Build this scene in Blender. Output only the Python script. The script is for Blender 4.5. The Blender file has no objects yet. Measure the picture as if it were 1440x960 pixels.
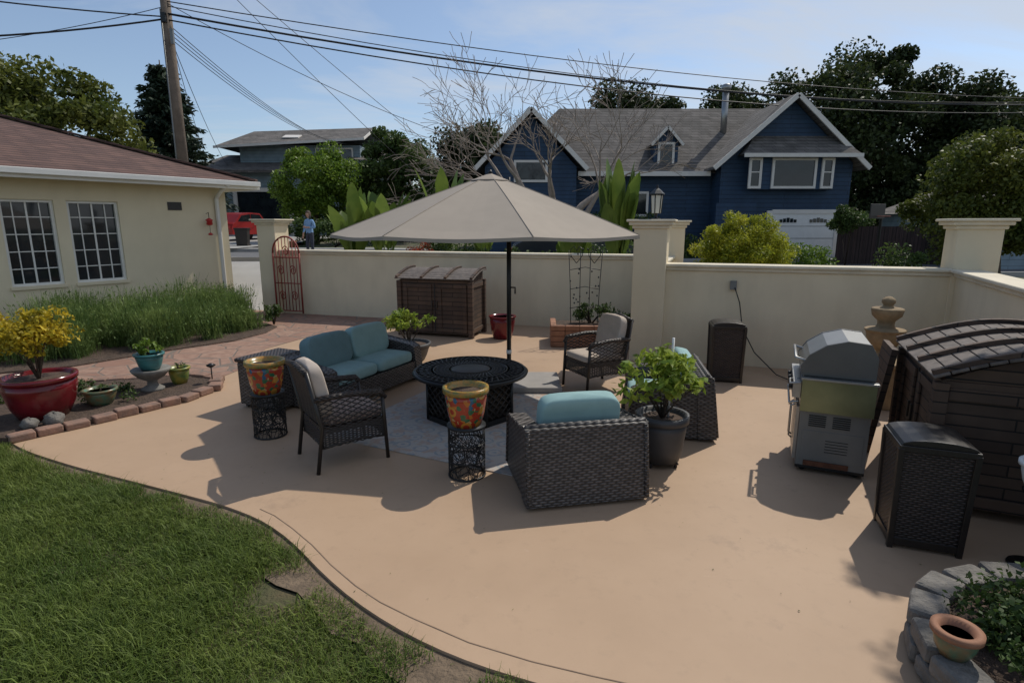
import bpy, math, random
import numpy as np
from mathutils import Vector, Matrix
from mathutils.geometry import tessellate_polygon
random.seed(7); rng=np.random.default_rng(7)
sc=bpy.context.scene
COL=sc.collection
R=math.radians
# ------------------------------------------------------------------ materials
def newmat(name):
    m=bpy.data.materials.new(name); m.use_nodes=True
    nt=m.node_tree; nt.nodes.clear()
    o=nt.nodes.new('ShaderNodeOutputMaterial'); p=nt.nodes.new('ShaderNodeBsdfPrincipled')
    nt.links.new(p.outputs[0],o.inputs[0])
    return m,nt,p
def N(nt,t,**k):
    n=nt.nodes.new(t)
    for a,b in k.items(): setattr(n,a,b)
    return n
def c4(c): return (c[0],c[1],c[2],1)
def mix(nt,fac,a,b,blend='MIX'):
    n=nt.nodes.new('ShaderNodeMix'); n.data_type='RGBA'; n.blend_type=blend
    for i,v in ((0,fac),(6,a),(7,b)):
        if isinstance(v,bpy.types.NodeSocket): nt.links.new(v,n.inputs[i])
        elif i==0: n.inputs[0].default_value=v
        else: n.inputs[i].default_value=c4(v)
    return n.outputs[2]
def ramp(nt,sock,a,b,ca=(0,0,0),cb=(1,1,1)):
    r=nt.nodes.new('ShaderNodeValToRGB'); r.color_ramp.elements[0].position=a; r.color_ramp.elements[1].position=b
    r.color_ramp.elements[0].color=c4(ca); r.color_ramp.elements[1].color=c4(cb)
    nt.links.new(sock,r.inputs[0]); return r.outputs[0]
def objco(nt): return nt.nodes.new('ShaderNodeTexCoord').outputs['Object']
def scaled(nt,co,s):
    m=N(nt,'ShaderNodeMapping'); m.inputs['Scale'].default_value=s; nt.links.new(co,m.inputs[0]); return m.outputs[0]
def noise(nt,co,scale,detail=4,rough=.55):
    n=N(nt,'ShaderNodeTexNoise'); n.inputs['Scale'].default_value=scale; n.inputs['Detail'].default_value=detail
    n.inputs['Roughness'].default_value=rough
    nt.links.new(co,n.inputs['Vector']); return n.outputs['Fac']
def bump(nt,p,sock,st,dist=.01):
    b=N(nt,'ShaderNodeBump'); b.inputs['Strength'].default_value=st; b.inputs['Distance'].default_value=dist
    nt.links.new(sock,b.inputs['Height'])
    prev=p.inputs['Normal'].links[0].from_socket if p.inputs['Normal'].links else None
    if prev: nt.links.new(prev,b.inputs['Normal'])
    nt.links.new(b.outputs[0],p.inputs['Normal'])
def mk(name,col,rough=.7,var=.25,scale=6,metal=0,bst=.2,bscale=60,bdist=.004,col2=None,spec=.5,streak=0):
    m,nt,p=newmat(name); co=objco(nt)
    f=ramp(nt,noise(nt,co,scale),.3,.7)
    d=col2 or tuple(x*(1-var) for x in col)
    c=mix(nt,f,d,col)
    if streak:
        s=ramp(nt,noise(nt,scaled(nt,co,(2.2,2.2,.7)),1.1,5,.6),.45,.8,(1,1,1),(1-streak,1-streak*1.05,1-streak*1.15))
        c=mix(nt,1.0,c,s,'MULTIPLY')
    nt.links.new(c,p.inputs['Base Color'])
    p.inputs['Roughness'].default_value=rough; p.inputs['Metallic'].default_value=metal
    p.inputs['Specular IOR Level'].default_value=spec
    if bst: bump(nt,p,noise(nt,co,bscale,3),bst,bdist)
    return m
def flatvec(nt,sx=1,sz=1):
    co=objco(nt); s=N(nt,'ShaderNodeSeparateXYZ'); nt.links.new(co,s.inputs[0])
    a=N(nt,'ShaderNodeMath',operation='ADD'); nt.links.new(s.outputs[0],a.inputs[0]); nt.links.new(s.outputs[1],a.inputs[1])
    c=N(nt,'ShaderNodeCombineXYZ')
    for src,sl,k in ((a.outputs[0],0,sx),(s.outputs[2],1,sz)):
        mm=N(nt,'ShaderNodeMath',operation='MULTIPLY'); nt.links.new(src,mm.inputs[0]); mm.inputs[1].default_value=k
        nt.links.new(mm.outputs[0],c.inputs[sl])
    return c.outputs[0],co
def brickmat(name,c1,c2,mort,bw,rh,ms=.01,rough=.8,top=False,bst=.6,bdist=.01,offset=.5,mott=.3):
    m,nt,p=newmat(name)
    v,co=flatvec(nt)
    if top: v=co
    b=N(nt,'ShaderNodeTexBrick'); b.offset=offset
    b.inputs['Scale'].default_value=1; b.inputs['Brick Width'].default_value=bw; b.inputs['Row Height'].default_value=rh
    b.inputs['Mortar Size'].default_value=ms; b.inputs['Mortar Smooth'].default_value=.3
    b.inputs['Color1'].default_value=c4(c1); b.inputs['Color2'].default_value=c4(c2); b.inputs['Mortar'].default_value=c4(mort)
    nt.links.new(v,b.inputs['Vector'])
    f=ramp(nt,noise(nt,co,2.2,5),.3,.7,(1-mott,)*3,(1,1,1))
    nt.links.new(mix(nt,1.0,b.outputs[0],f,'MULTIPLY'),p.inputs['Base Color'])
    p.inputs['Roughness'].default_value=rough
    inv=N(nt,'ShaderNodeMath',operation='SUBTRACT'); inv.inputs[0].default_value=1; nt.links.new(b.outputs['Fac'],inv.inputs[1])
    bump(nt,p,inv.outputs[0],bst,bdist)
    return m
def leafmat(name,dark,light,trans=.3,rough=.55,nscale=1.2,pa=.35,pb=.65):
    m,nt,p=newmat(name); co=objco(nt)
    g=N(nt,'ShaderNodeNewGeometry')
    f=noise(nt,co,nscale,3)
    a=mix(nt,ramp(nt,f,pa,pb),dark,light)
    k=ramp(nt,g.outputs['Random Per Island'],0,1,(.6,.6,.55),(1.4,1.32,1.2))
    col=mix(nt,1.0,a,k,'MULTIPLY')
    nt.links.new(col,p.inputs['Base Color']); p.inputs['Roughness'].default_value=rough
    p.inputs['Specular IOR Level'].default_value=.3
    t=N(nt,'ShaderNodeBsdfTranslucent'); nt.links.new(col,t.inputs[0])
    ms=N(nt,'ShaderNodeMixShader'); ms.inputs[0].default_value=trans
    nt.links.new(p.outputs[0],ms.inputs[1]); nt.links.new(t.outputs[0],ms.inputs[2])
    nt.links.new(ms.outputs[0],[n for n in nt.nodes if n.type=='OUTPUT_MATERIAL'][0].inputs[0])
    return m
def patio_mat():
    m,nt,p=newmat('painted_concrete'); co=objco(nt)
    a=mix(nt,ramp(nt,noise(nt,co,.7,5,.6),.3,.7),(.385,.262,.168),(.45,.312,.205))
    b=mix(nt,ramp(nt,noise(nt,co,9,6,.7),.55,.75),a,(.375,.26,.17))
    c=mix(nt,ramp(nt,noise(nt,co,2.3,6,.75),.66,.74),b,(.48,.35,.245))
    c=mix(nt,ramp(nt,noise(nt,scaled(nt,co,(1,1,1)),.9,8,.8),.58,.72),c,(.33,.23,.155))
    nt.links.new(c,p.inputs['Base Color']); p.inputs['Roughness'].default_value=.62; p.inputs['Specular IOR Level'].default_value=.3
    bump(nt,p,noise(nt,co,1.5,4),.25,.02); bump(nt,p,noise(nt,co,120,3),.15,.003)
    return m
M={}
M['patio']=patio_mat()
M['stucco']=mk('cream_stucco',(.76,.655,.465),.9,.10,1.3,bst=.5,bscale=90,bdist=.004,streak=.12)
M['stucco2']=mk('cream_stucco_cap',(.76,.68,.52),.85,.2,3,bst=.4,bscale=70,bdist=.004,streak=.12)
M['housewall']=mk('house_stucco',(.72,.63,.45),.9,.10,1,bst=.5,bscale=80,bdist=.004,streak=.06)
M['white']=mk('white_paint',(.74,.73,.69),.5,.08,5,bst=.05)
M['glass']=mk('dark_window_glass',(.02,.026,.032),.05,.5,1.5,bst=0,spec=.6)
M['shingle']=brickmat('brown_shingle',(.17,.095,.075),(.11,.062,.052),(.05,.03,.025),.32,.055,.006,.95,bst=.8,bdist=.02)
M['gshingle']=brickmat('grey_shingle',(.20,.18,.165),(.125,.115,.105),(.06,.055,.05),.5,.16,.012,.95,bst=.8,bdist=.03,mott=.4)
M['navy']=brickmat('navy_siding',(.024,.060,.118),(.021,.053,.106),(.010,.024,.05),6,.2,.012,.7,bst=.5,bdist=.02)
M['bluegrey']=brickmat('bluegrey_siding',(.25,.33,.37),(.23,.30,.34),(.14,.18,.2),6,.25,.012,.7,bst=.5,bdist=.02)
M['trim']=mk('cream_trim',(.70,.66,.60),.6,.1,3,bst=.05)
def weave(name,c1,c2,gap,bw,rh,rough=.5):
    """over-under woven resin strips: two interleaved stake/weaver sine fields"""
    m,nt,p=newmat(name); v,co=flatvec(nt,1/bw,1/rh)
    s=N(nt,'ShaderNodeSeparateXYZ'); nt.links.new(v,s.inputs[0])
    def mt(op,a,b_=0.0):
        n=nt.nodes.new('ShaderNodeMath'); n.operation=op
        for i,q in enumerate((a,b_)):
            if isinstance(q,bpy.types.NodeSocket): nt.links.new(q,n.inputs[i])
            else: n.inputs[i].default_value=q
        return n.outputs[0]
    row=mt('FLOOR',s.outputs[1]); ph=mt('MULTIPLY',mt('MODULO',row,2.0),.5)
    fx=mt('SINE',mt('MULTIPLY',mt('ADD',s.outputs[0],ph),6.2832))
    fz=mt('ABSOLUTE',mt('SINE',mt('MULTIPLY',s.outputs[1],3.14159)))
    hgt=mt('MULTIPLY',mt('ADD',mt('MULTIPLY',fx,.5),.62),mt('POWER',fz,.6))
    var=noise(nt,scaled(nt,co,(14,14,45)),1.0,2)
    a=mix(nt,ramp(nt,var,.35,.65),c2,c1)
    nt.links.new(mix(nt,ramp(nt,hgt,.05,.55),gap,a),p.inputs['Base Color']); p.inputs['Roughness'].default_value=rough
    bump(nt,p,hgt,.9,.008); return m
M['wicker']=weave('wicker_brown',(.135,.118,.108),(.06,.052,.048),(.010,.008,.007),.07,.02)
M['wickerd']=weave('wicker_dark',(.060,.042,.034),(.030,.021,.017),(.005,.004,.003),.05,.016)
M['frame']=mk('dark_bronze_frame',(.022,.017,.014),.4,.3,20,bst=.1)
M['black']=mk('black_metal',(.012,.013,.014),.4,.3,20,metal=.2,bst=.1)
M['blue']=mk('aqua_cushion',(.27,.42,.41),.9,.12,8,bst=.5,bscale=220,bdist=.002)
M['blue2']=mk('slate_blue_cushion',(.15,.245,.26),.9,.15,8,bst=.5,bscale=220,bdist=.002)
M['beige']=mk('beige_cushion',(.52,.44,.37),.9,.15,10,bst=.5,bscale=200,bdist=.002)
def seat_mat():
    m,nt,p=newmat('patterned_seat_fabric'); co=objco(nt)
    v=N(nt,'ShaderNodeTexChecker'); v.inputs['Scale'].default_value=38; v.inputs['Color1'].default_value=(.36,.28,.23,1); v.inputs['Color2'].default_value=(.20,.14,.12,1)
    mp=N(nt,'ShaderNodeMapping'); mp.inputs['Rotation'].default_value=(0,0,.785); nt.links.new(co,mp.inputs[0]); nt.links.new(mp.outputs[0],v.inputs['Vector'])
    nt.links.new(v.outputs[0],p.inputs['Base Color']); p.inputs['Roughness'].default_value=.95; return m
M['seatpat']=seat_mat()
M['canvas']=mk('umbrella_canvas',(.345,.295,.24),.9,.06,5,bst=.3,bscale=250,bdist=.001)
M['greycon']=mk('grey_base',(.33,.31,.29),.8,.15,8)
M['concrete']=mk('concrete',(.36,.35,.33),.9,.25,.8,bst=.3,bscale=30)
M['asphalt']=mk('asphalt',(.13,.13,.135),.9,.3,.6,bst=.5,bscale=80)
M['soil']=mk('soil',(.10,.065,.045),.95,.5,14,bst=.9,bscale=45,bdist=.03)
M['edgesoil']=mk('edge_dirt',(.20,.145,.095),.95,.5,9,bst=.9,bscale=45,bdist=.02)
M['joint']=mk('slab_joint',(.25,.175,.12),.95,.3,9,bst=0)
M['brick']=mk('edging_brick',(.30,.17,.12),.9,.5,9,bst=.7,bscale=40,bdist=.01,col2=(.17,.115,.09))
M['graystone']=mk('grey_stone',(.20,.185,.165),.9,.45,11,bst=.9,bscale=28,bdist=.02)
M['stone']=mk('tan_cast_stone',(.34,.24,.13),.85,.4,9,bst=.6,bscale=40,bdist=.008)
M['urn']=mk('grey_cast_stone',(.22,.21,.19),.85,.35,9,bst=.6,bscale=40,bdist=.008)
M['redglaze']=mk('red_glaze',(.18,.012,.018),.18,.5,4,bst=.05)
M['teal']=mk('teal_glaze',(.05,.20,.21),.3,.5,9,bst=.1)
M['green']=mk('green_glaze',(.06,.16,.10),.3,.5,15,bst=.1,col2=(.20,.10,.04))
M['yelglaze']=mk('yellow_green_glaze',(.36,.27,.04),.35,.5,12,bst=.1,col2=(.08,.17,.05))
M['terra']=mk('terracotta',(.34,.16,.09),.8,.35,8,bst=.3)
M['gpot']=mk('charcoal_pot',(.06,.06,.062),.55,.3,6,bst=.2)
M['wood']=brickmat('weathered_dark_wood',(.125,.075,.048),(.07,.042,.029),(.012,.008,.006),1.4,.085,.006,.75,bst=.7,bdist=.01,mott=.5)
M['lidwood']=mk('greyed_wood',(.17,.14,.12),.8,.5,12,bst=.5)
M['pole']=mk('pole_wood',(.20,.155,.12),.9,.35,3,bst=.6,bscale=20,bdist=.02,streak=.3)
M['bark']=mk('bark',(.09,.065,.045),.95,.4,5,bst=.8,bscale=25,bdist=.03)
M['palebark']=mk('pale_bark',(.34,.275,.225),.9,.35,4,bst=.6,bscale=25,bdist=.02)
M['steel']=mk('stainless_steel',(.36,.36,.35),.36,.2,3,metal=.8,bst=.05)
M['steeld']=mk('grey_enamel',(.19,.195,.19),.45,.2,3,metal=.4,bst=.05)
M['hood']=mk('hood_enamel',(.13,.13,.128),.4,.2,3,metal=.5,bst=.05)
M['olive']=mk('polished_side_panel',(.26,.28,.16),.3,.4,3,metal=.7,bst=.05)  # olive tint paints the reflected grass into the shiny panel's base colour
M['rust']=mk('rust',(.16,.06,.03),.9,.5,15)
M['redmetal']=mk('rust_red_gate',(.30,.045,.03),.6,.3,10)
M['wire']=mk('cable_black',(.015,.015,.017),.6,.1,3,bst=0)
M['fence']=brickmat('brown_fence',(.06,.036,.032),(.04,.025,.023),(.01,.008,.006),.16,4,.012,.9,offset=0)
M['skin']=mk('skin',(.50,.30,.21),.6,.1,8,bst=.05)
M['shirt']=mk('light_blue_shirt',(.22,.38,.62),.9,.15,14,bst=.5,bscale=30,bdist=.02)
M['pants']=mk('dark_trousers',(.05,.055,.08),.9,.2,14)
M['hair']=mk('brown_hair',(.09,.06,.045),.8,.4,60)
M['carpaint']=mk('car_paint',(.025,.032,.045),.25,.1,2,bst=0)
M['redpaint']=mk('red_car_paint',(.30,.02,.02),.25,.1,2,bst=0)
M['lampglass']=mk('lamp_glass',(.6,.58,.5),.3,.1,3,bst=0)
M['redpl']=mk('red_ornament',(.5,.03,.03),.4,.2,9)
def flag_mat():
    m,nt,p=newmat('flagstone'); co=objco(nt)
    v=N(nt,'ShaderNodeTexVoronoi',feature='DISTANCE_TO_EDGE'); v.inputs['Scale'].default_value=2.3; nt.links.new(co,v.inputs['Vector'])
    v2=N(nt,'ShaderNodeTexVoronoi'); v2.inputs['Scale'].default_value=2.3; nt.links.new(co,v2.inputs['Vector'])
    s=N(nt,'ShaderNodeSeparateXYZ'); nt.links.new(v2.outputs['Color'],s.inputs[0])
    a=mix(nt,s.outputs[0],(.25,.135,.095),(.35,.225,.165))
    a=mix(nt,ramp(nt,noise(nt,co,8,5),.35,.7),a,(.22,.125,.09))
    e=ramp(nt,v.outputs['Distance'],.015,.04)
    nt.links.new(mix(nt,e,(.17,.135,.11),a),p.inputs['Base Color']); p.inputs['Roughness'].default_value=.9
    bump(nt,p,e,.6,.01); return m
M['flag']=flag_mat()
def tal_mat():
    m,nt,p=newmat('talavera_glaze'); co=objco(nt)
    v=N(nt,'ShaderNodeTexVoronoi'); v.inputs['Scale'].default_value=30; nt.links.new(co,v.inputs['Vector'])
    s=N(nt,'ShaderNodeSeparateXYZ'); nt.links.new(v.outputs['Color'],s.inputs[0])
    r=N(nt,'ShaderNodeValToRGB'); r.color_ramp.interpolation='CONSTANT'
    els=[(0,(.36,.045,.02)),(.42,(.46,.15,.025)),(.6,(.04,.13,.06)),(.72,(.03,.11,.18)),(.80,(.36,.05,.025)),(.92,(.46,.32,.14))]
    r.color_ramp.elements[0].color=c4(els[0][1]); r.color_ramp.elements[1].position=els[1][0]; r.color_ramp.elements[1].color=c4(els[1][1])
    for q,c in els[2:]:
        e=r.color_ramp.elements.new(q); e.color=c4(c)
    nt.links.new(s.outputs[0],r.inputs[0])
    v3=N(nt,'ShaderNodeTexVoronoi'); v3.inputs['Scale'].default_value=8; v3.inputs['Randomness'].default_value=.3; nt.links.new(co,v3.inputs['Vector'])
    base=mix(nt,ramp(nt,v3.outputs['Distance'],.36,.38),(.50,.24,.04),r.outputs[0])
    base=mix(nt,ramp(nt,v3.outputs['Distance'],.20,.22),(.38,.045,.02),base)
    d=ramp(nt,v.outputs['Distance'],.10,.16,(.55,.42,.2),(1,1,1))
    base=mix(nt,1.0,base,d,'MULTIPLY')
    nt.links.new(base,p.inputs['Base Color']); p.inputs['Roughness'].default_value=.25; return m
M['tal']=tal_mat()
M['talrim']=mk('talavera_rim',(.46,.20,.03),.3,.5,26,bst=.05,col2=(.10,.16,.05))
def rug_mat():
    m,nt,p=newmat('rug_pattern'); co=objco(nt)
    v=N(nt,'ShaderNodeTexVoronoi',feature='SMOOTH_F1'); v.inputs['Scale'].default_value=4.5; v.inputs['Randomness'].default_value=.15; nt.links.new(co,v.inputs['Vector'])
    w=N(nt,'ShaderNodeMath',operation='SINE'); mm=N(nt,'ShaderNodeMath',operation='MULTIPLY'); mm.inputs[1].default_value=26
    nt.links.new(v.outputs['Distance'],mm.inputs[0]); nt.links.new(mm.outputs[0],w.inputs[0])
    a=mix(nt,ramp(nt,w.outputs[0],.2,.6),(.42,.38,.34),(.27,.29,.30))
    a=mix(nt,ramp(nt,noise(nt,co,7,4),.5,.6),a,(.40,.30,.24))
    a=mix(nt,ramp(nt,noise(nt,co,25,4),.5,.7),a,(.38,.365,.34))
    nt.links.new(a,p.inputs['Base Color']); p.inputs['Roughness'].default_value=.95
    bump(nt,p,noise(nt,co,150,2),.5,.004); return m
M['rug']=rug_mat()
def ground_mat():
    m,nt,p=newmat('ground_cover'); co=objco(nt)
    a=mix(nt,ramp(nt,noise(nt,co,.35,5),.4,.6),(.12,.105,.07),(.06,.085,.03))
    a=mix(nt,ramp(nt,noise(nt,co,3,5),.4,.7),a,(.05,.055,.025))
    nt.links.new(a,p.inputs['Base Color']); p.inputs['Roughness'].default_value=1
    bump(nt,p,noise(nt,co,8,5),.8,.05); return m
M['ground']=ground_mat()
M['lawnbase']=mk('lawn_soil',(.06,.065,.025),1,.5,7,bst=.8,bscale=30,bdist=.03,col2=(.10,.08,.04))
M['grass']=leafmat('grass_blades',(.075,.13,.022),(.17,.225,.05),.35,.6,1.3,.3,.7)
M['lf_dark']=leafmat('leaf_dark',(.026,.042,.016),(.060,.082,.025),.25,.6,.35)
M['lf_con']=leafmat('leaf_conifer',(.018,.036,.026),(.038,.062,.036),.15,.6,.4)
M['lf_mid']=leafmat('leaf_mid',(.045,.085,.022),(.10,.15,.04),.3,.55,.5)
M['lf_olive']=leafmat('leaf_olive',(.07,.10,.02),(.15,.17,.035),.3,.55,.6)
M['lf_bright']=leafmat('leaf_bright',(.09,.17,.025),(.20,.30,.04),.35,.5,1.2)
M['lf_yel']=leafmat('leaf_yellowgreen',(.21,.27,.025),(.44,.45,.045),.4,.5,3)
M['lf_gold']=leafmat('leaf_golden',(.26,.24,.02),(.58,.44,.035),.35,.5,6)
M['lf_citrus']=leafmat('leaf_citrus',(.14,.24,.035),(.34,.42,.07),.42,.4,5)
M['lf_lav']=leafmat('leaf_lavender',(.085,.15,.04),(.20,.28,.09),.3,.6,2)
M['lf_banana']=leafmat('leaf_banana',(.09,.16,.035),(.20,.28,.06),.4,.35,1.5)
M['flower']=leafmat('flower_red',(.3,.05,.03),(.5,.1,.04),.3,.5,5)
# ------------------------------------------------------------------ builder
class B:
    def __init__(s): s.v=[];s.f=[];s.m=[];s.s=[];s.ml=[]
    def mi(s,m):
        if m not in s.ml: s.ml.append(m)
        return s.ml.index(m)
    def add(s,vs,fs,m,sm=False):
        o=len(s.v); k=s.mi(m); s.v+= [tuple(x) for x in vs]
        for f in fs: s.f.append(tuple(i+o for i in f)); s.m.append(k); s.s.append(sm)
    def box(s,c,d,m,rz=0,top=1.0,rx=0,ry=0):
        hx,hy,hz=d[0]/2,d[1]/2,d[2]/2
        M3=Matrix.Rotation(rz,3,'Z')@Matrix.Rotation(ry,3,'Y')@Matrix.Rotation(rx,3,'X')
        vs=[]
        for z in (-1,1):
            t=top if z>0 else 1
            for x,y in ((-1,-1),(1,-1),(1,1),(-1,1)):
                vs.append(Vector(c)+M3@Vector((x*hx*t,y*hy*t,z*hz)))
        s.add(vs,[(3,2,1,0),(4,5,6,7),(0,1,5,4),(1,2,6,5),(2,3,7,6),(3,0,4,7)],m)
    def b2(s,x0,x1,y0,y1,z0,z1,m): s.box(((x0+x1)/2,(y0+y1)/2,(z0+z1)/2),(x1-x0,y1-y0,z1-z0),m)
    def beam(s,p0,p1,w,h,m,up=(0,0,1)):
        p0=Vector(p0);p1=Vector(p1);d=(p1-p0).normalized();u=Vector(up)
        a=d.cross(u).normalized();b=a.cross(d).normalized()
        vs=[p+a*x*w/2+b*y*h/2 for p in (p0,p1) for x,y in ((-1,-1),(1,-1),(1,1),(-1,1))]
        s.add(vs,[(3,2,1,0),(4,5,6,7),(0,1,5,4),(1,2,6,5),(2,3,7,6),(3,0,4,7)],m)
    def tube(s,path,r,m,n=8,caps=True):
        P=[Vector(p) for p in path]; rs=r if hasattr(r,'__len__') else [r]*len(P)
        vs=[];prev=None
        for i,p in enumerate(P):
            d=(P[min(i+1,len(P)-1)]-P[max(i-1,0)])
            d=d.normalized() if d.length>1e-9 else Vector((0,0,1))
            if prev is None:
                a=d.orthogonal().normalized()
            else:
                a=prev-d*prev.dot(d); a=a.normalized() if a.length>1e-6 else d.orthogonal().normalized()
            prev=a;b=d.cross(a)
            for k in range(n):
                t=2*math.pi*k/n; vs.append(p+(a*math.cos(t)+b*math.sin(t))*rs[i])
        fs=[(i*n+k,i*n+(k+1)%n,(i+1)*n+(k+1)%n,(i+1)*n+k) for i in range(len(P)-1) for k in range(n)]
        if caps: fs+= [tuple(range(n-1,-1,-1)),tuple((len(P)-1)*n+k for k in range(n))]
        s.add(vs,fs,m,True)
    def lathe(s,prof,m,c=(0,0,0),n=28,sm=True,ph=0):
        vs=[(c[0]+r*math.cos(2*math.pi*k/n+ph),c[1]+r*math.sin(2*math.pi*k/n+ph),c[2]+z) for r,z in prof for k in range(n)]
        fs=[(i*n+k,i*n+(k+1)%n,(i+1)*n+(k+1)%n,(i+1)*n+k) for i in range(len(prof)-1) for k in range(n)]
        fs+=[tuple(range(n-1,-1,-1)),tuple((len(prof)-1)*n+k for k in range(n))]
        s.add(vs,fs,m,sm)
    def cushion(s,c,d,m,rz=0,ry=0,e=.2,nu=32,nv=14):
        def pw(x,e): return math.copysign(abs(x)**e,x)
        M3=Matrix.Rotation(rz,3,'Z')@Matrix.Rotation(ry,3,'Y'); vs=[]
        for j in range(nv+1):
            ph=-math.pi/2+math.pi*j/nv
            for i in range(nu):
                th=2*math.pi*i/nu
                x=pw(math.cos(ph),.32)*pw(math.cos(th),e); y=pw(math.cos(ph),.32)*pw(math.sin(th),e); z=pw(math.sin(ph),.45)
                f=1+.08*(1-min(1,x*x))*(1-min(1,y*y))
                vs.append(Vector(c)+M3@Vector((x*d[0]/2*(1+.03*math.cos(z)),y*d[1]/2,z*d[2]/2*f)))
        fs=[(j*nu+i,j*nu+(i+1)%nu,(j+1)*nu+(i+1)%nu,(j+1)*nu+i) for j in range(nv) for i in range(nu)]
        s.add(vs,fs,m,True)
    def prism(s,poly,y0,y1,m,ax='y'):
        n=len(poly)
        if ax=='y': vs=[(a,y0,b) for a,b in poly]+[(a,y1,b) for a,b in poly]
        elif ax=='x': vs=[(y0,a,b) for a,b in poly]+[(y1,a,b) for a,b in poly]
        else: vs=[(a,b,y0) for a,b in poly]+[(a,b,y1) for a,b in poly]
        tris=tessellate_polygon([[Vector((a,b,0)) for a,b in poly]])
        fs=[t for t in tris]+[tuple(i+n for i in reversed(t)) for t in tris]+[(i,(i+1)%n,(i+1)%n+n,i+n) for i in range(n)]
        s.add(vs,fs,m)
    def sheet(s,poly,z,m):
        tris=tessellate_polygon([[Vector((a,b,0)) for a,b in poly]])
        fs=[]
        for t in tris:
            a,b,c=[Vector(poly[i]) for i in t]
            if (b-a).cross(c-a)<0: t=(t[0],t[2],t[1])
            fs.append(t)
        s.add([(a,b,z) for a,b in poly],fs,m)
    def obj(s,name,loc=(0,0,0),rz=0,bev=0,parent=None,fixn=True):
        me=bpy.data.meshes.new(name); me.from_pydata(s.v,[],s.f)
        for m in s.ml: me.materials.append(M[m])
        me.polygons.foreach_set('material_index',s.m); me.polygons.foreach_set('use_smooth',s.s)
        if fixn:
            import bmesh
            bm=bmesh.new(); bm.from_mesh(me); bmesh.ops.recalc_face_normals(bm,faces=bm.faces); bm.to_mesh(me); bm.free()
        me.update()
        o=bpy.data.objects.new(name,me); COL.objects.link(o); o.location=loc; o.rotation_euler=(0,0,rz)
        if bev:
            b=o.modifiers.new('bevel','BEVEL'); b.width=bev; b.segments=2; b.limit_method='ANGLE'; b.angle_limit=R(40)
        if parent: o.parent=parent
        return o
def empty(name,loc=(0,0,0),rz=0):
    e=bpy.data.objects.new(name,None); e.empty_display_size=.2; COL.objects.link(e); e.location=loc; e.rotation_euler=(0,0,rz); return e
def npmesh(name,V,F,mat,parent=None,loc=(0,0,0)):
    me=bpy.data.meshes.new(name); n=len(V); m,k=F.shape
    me.vertices.add(n); me.vertices.foreach_set('co',V.astype(np.float32).ravel())
    me.loops.add(m*k); me.loops.foreach_set('vertex_index',F.astype(np.int32).ravel())
    me.polygons.add(m); me.polygons.foreach_set('loop_start',np.arange(0,m*k,k,dtype=np.int32))
    me.polygons.foreach_set('loop_total',np.full(m,k,dtype=np.int32))
    me.materials.append(M[mat]); me.update(calc_edges=True); me.validate()
    o=bpy.data.objects.new(name,me); COL.objects.link(o); o.location=loc
    if parent: o.parent=parent
    return o
def unit(a): return a/np.maximum(np.linalg.norm(a,axis=1,keepdims=True),1e-9)
def leafquads(P,size,aspect=.5,up=.3,dirs=None):
    n=len(P); a=unit(rng.normal(size=(n,3))) if dirs is None else unit(dirs+.5*rng.normal(size=(n,3)))
    nn=rng.normal(size=(n,3)); nn[:,2]+=up*3
    b=unit(np.cross(nn,a)); s=(size*rng.uniform(.6,1.3,n))[:,None]
    c=unit(np.cross(a,b))
    V=np.stack([P-a*s*.5,P+b*s*aspect*.5+c*s*.06,P+a*s*.5,P-b*s*aspect*.5+c*s*.06],1).reshape(-1,3)
    F=np.arange(n*4).reshape(n,4); return V,F
def crown(center,rad,nclump,cr,nleaf,low=-.5,seedshell=.6):
    c=np.array(center);rad=np.array(rad)
    d=unit(rng.normal(size=(nclump*3,3))); d=d[d[:,2]>low][:nclump]
    K=c+d*rad*rng.uniform(seedshell,.95,(len(d),1))
    idx=rng.integers(0,len(K),nleaf)
    e=unit(rng.normal(size=(nleaf,3)))*(rng.uniform(0,1,(nleaf,1))**.45)
    crs=cr*rng.uniform(.6,1.35,len(K))
    e[:,2]*=.75
    return K[idx]+e*crs[idx][:,None],K
def tree(name,base,center,rad,nclump,cr,nleaf,leaf,mat,trunk_r=.25,bark='bark',low=-.5,limbs=7,shell=.6):
    e=empty(name,base); bx=Vector(base)
    P,K=crown(center,rad,nclump,cr,nleaf,low,shell)
    V,F=leafquads(P,leaf,.6)
    npmesh('foliage',V-np.array(base),F,mat,e)
    b=B(); top=Vector(center)-bx
    path=[Vector((0,0,-.2)),top*.25+Vector((.1*trunk_r,0,0)),top*.6,top]
    b.tube(path,[trunk_r*1.25,trunk_r,trunk_r*.7,trunk_r*.35],bark,10)
    for i in range(limbs):
        k=Vector(K[rng.integers(0,len(K))])-bx; st=top*random.uniform(.35,.8)
        mid=(st+k)/2+Vector((0,0,-.1*abs(k.x-st.x)))
        b.tube([st,mid,k],[trunk_r*.5,trunk_r*.3,trunk_r*.08],bark,6)
    b.obj('trunk_and_limbs',parent=e); return e
def bush(name,base,center,rad,nclump,cr,nleaf,leaf,mat,asp=.5,low=-.6,stems=8,shell=.4):
    e=empty(name,base); P,K=crown(center,rad,nclump,cr,nleaf,low,shell)
    P[:,2]=np.maximum(P[:,2],base[2]+.02)
    V,F=leafquads(P,leaf,asp); npmesh('foliage',V-np.array(base),F,mat,e)
    b=B()
    for i in range(stems):
        k=Vector(K[rng.integers(0,len(K))])-Vector(base); b.tube([(0,0,0),k*.5+Vector((0,0,.05)),k],[.02,.014,.006],'bark',5)
    b.obj('stems',parent=e); return e
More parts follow.
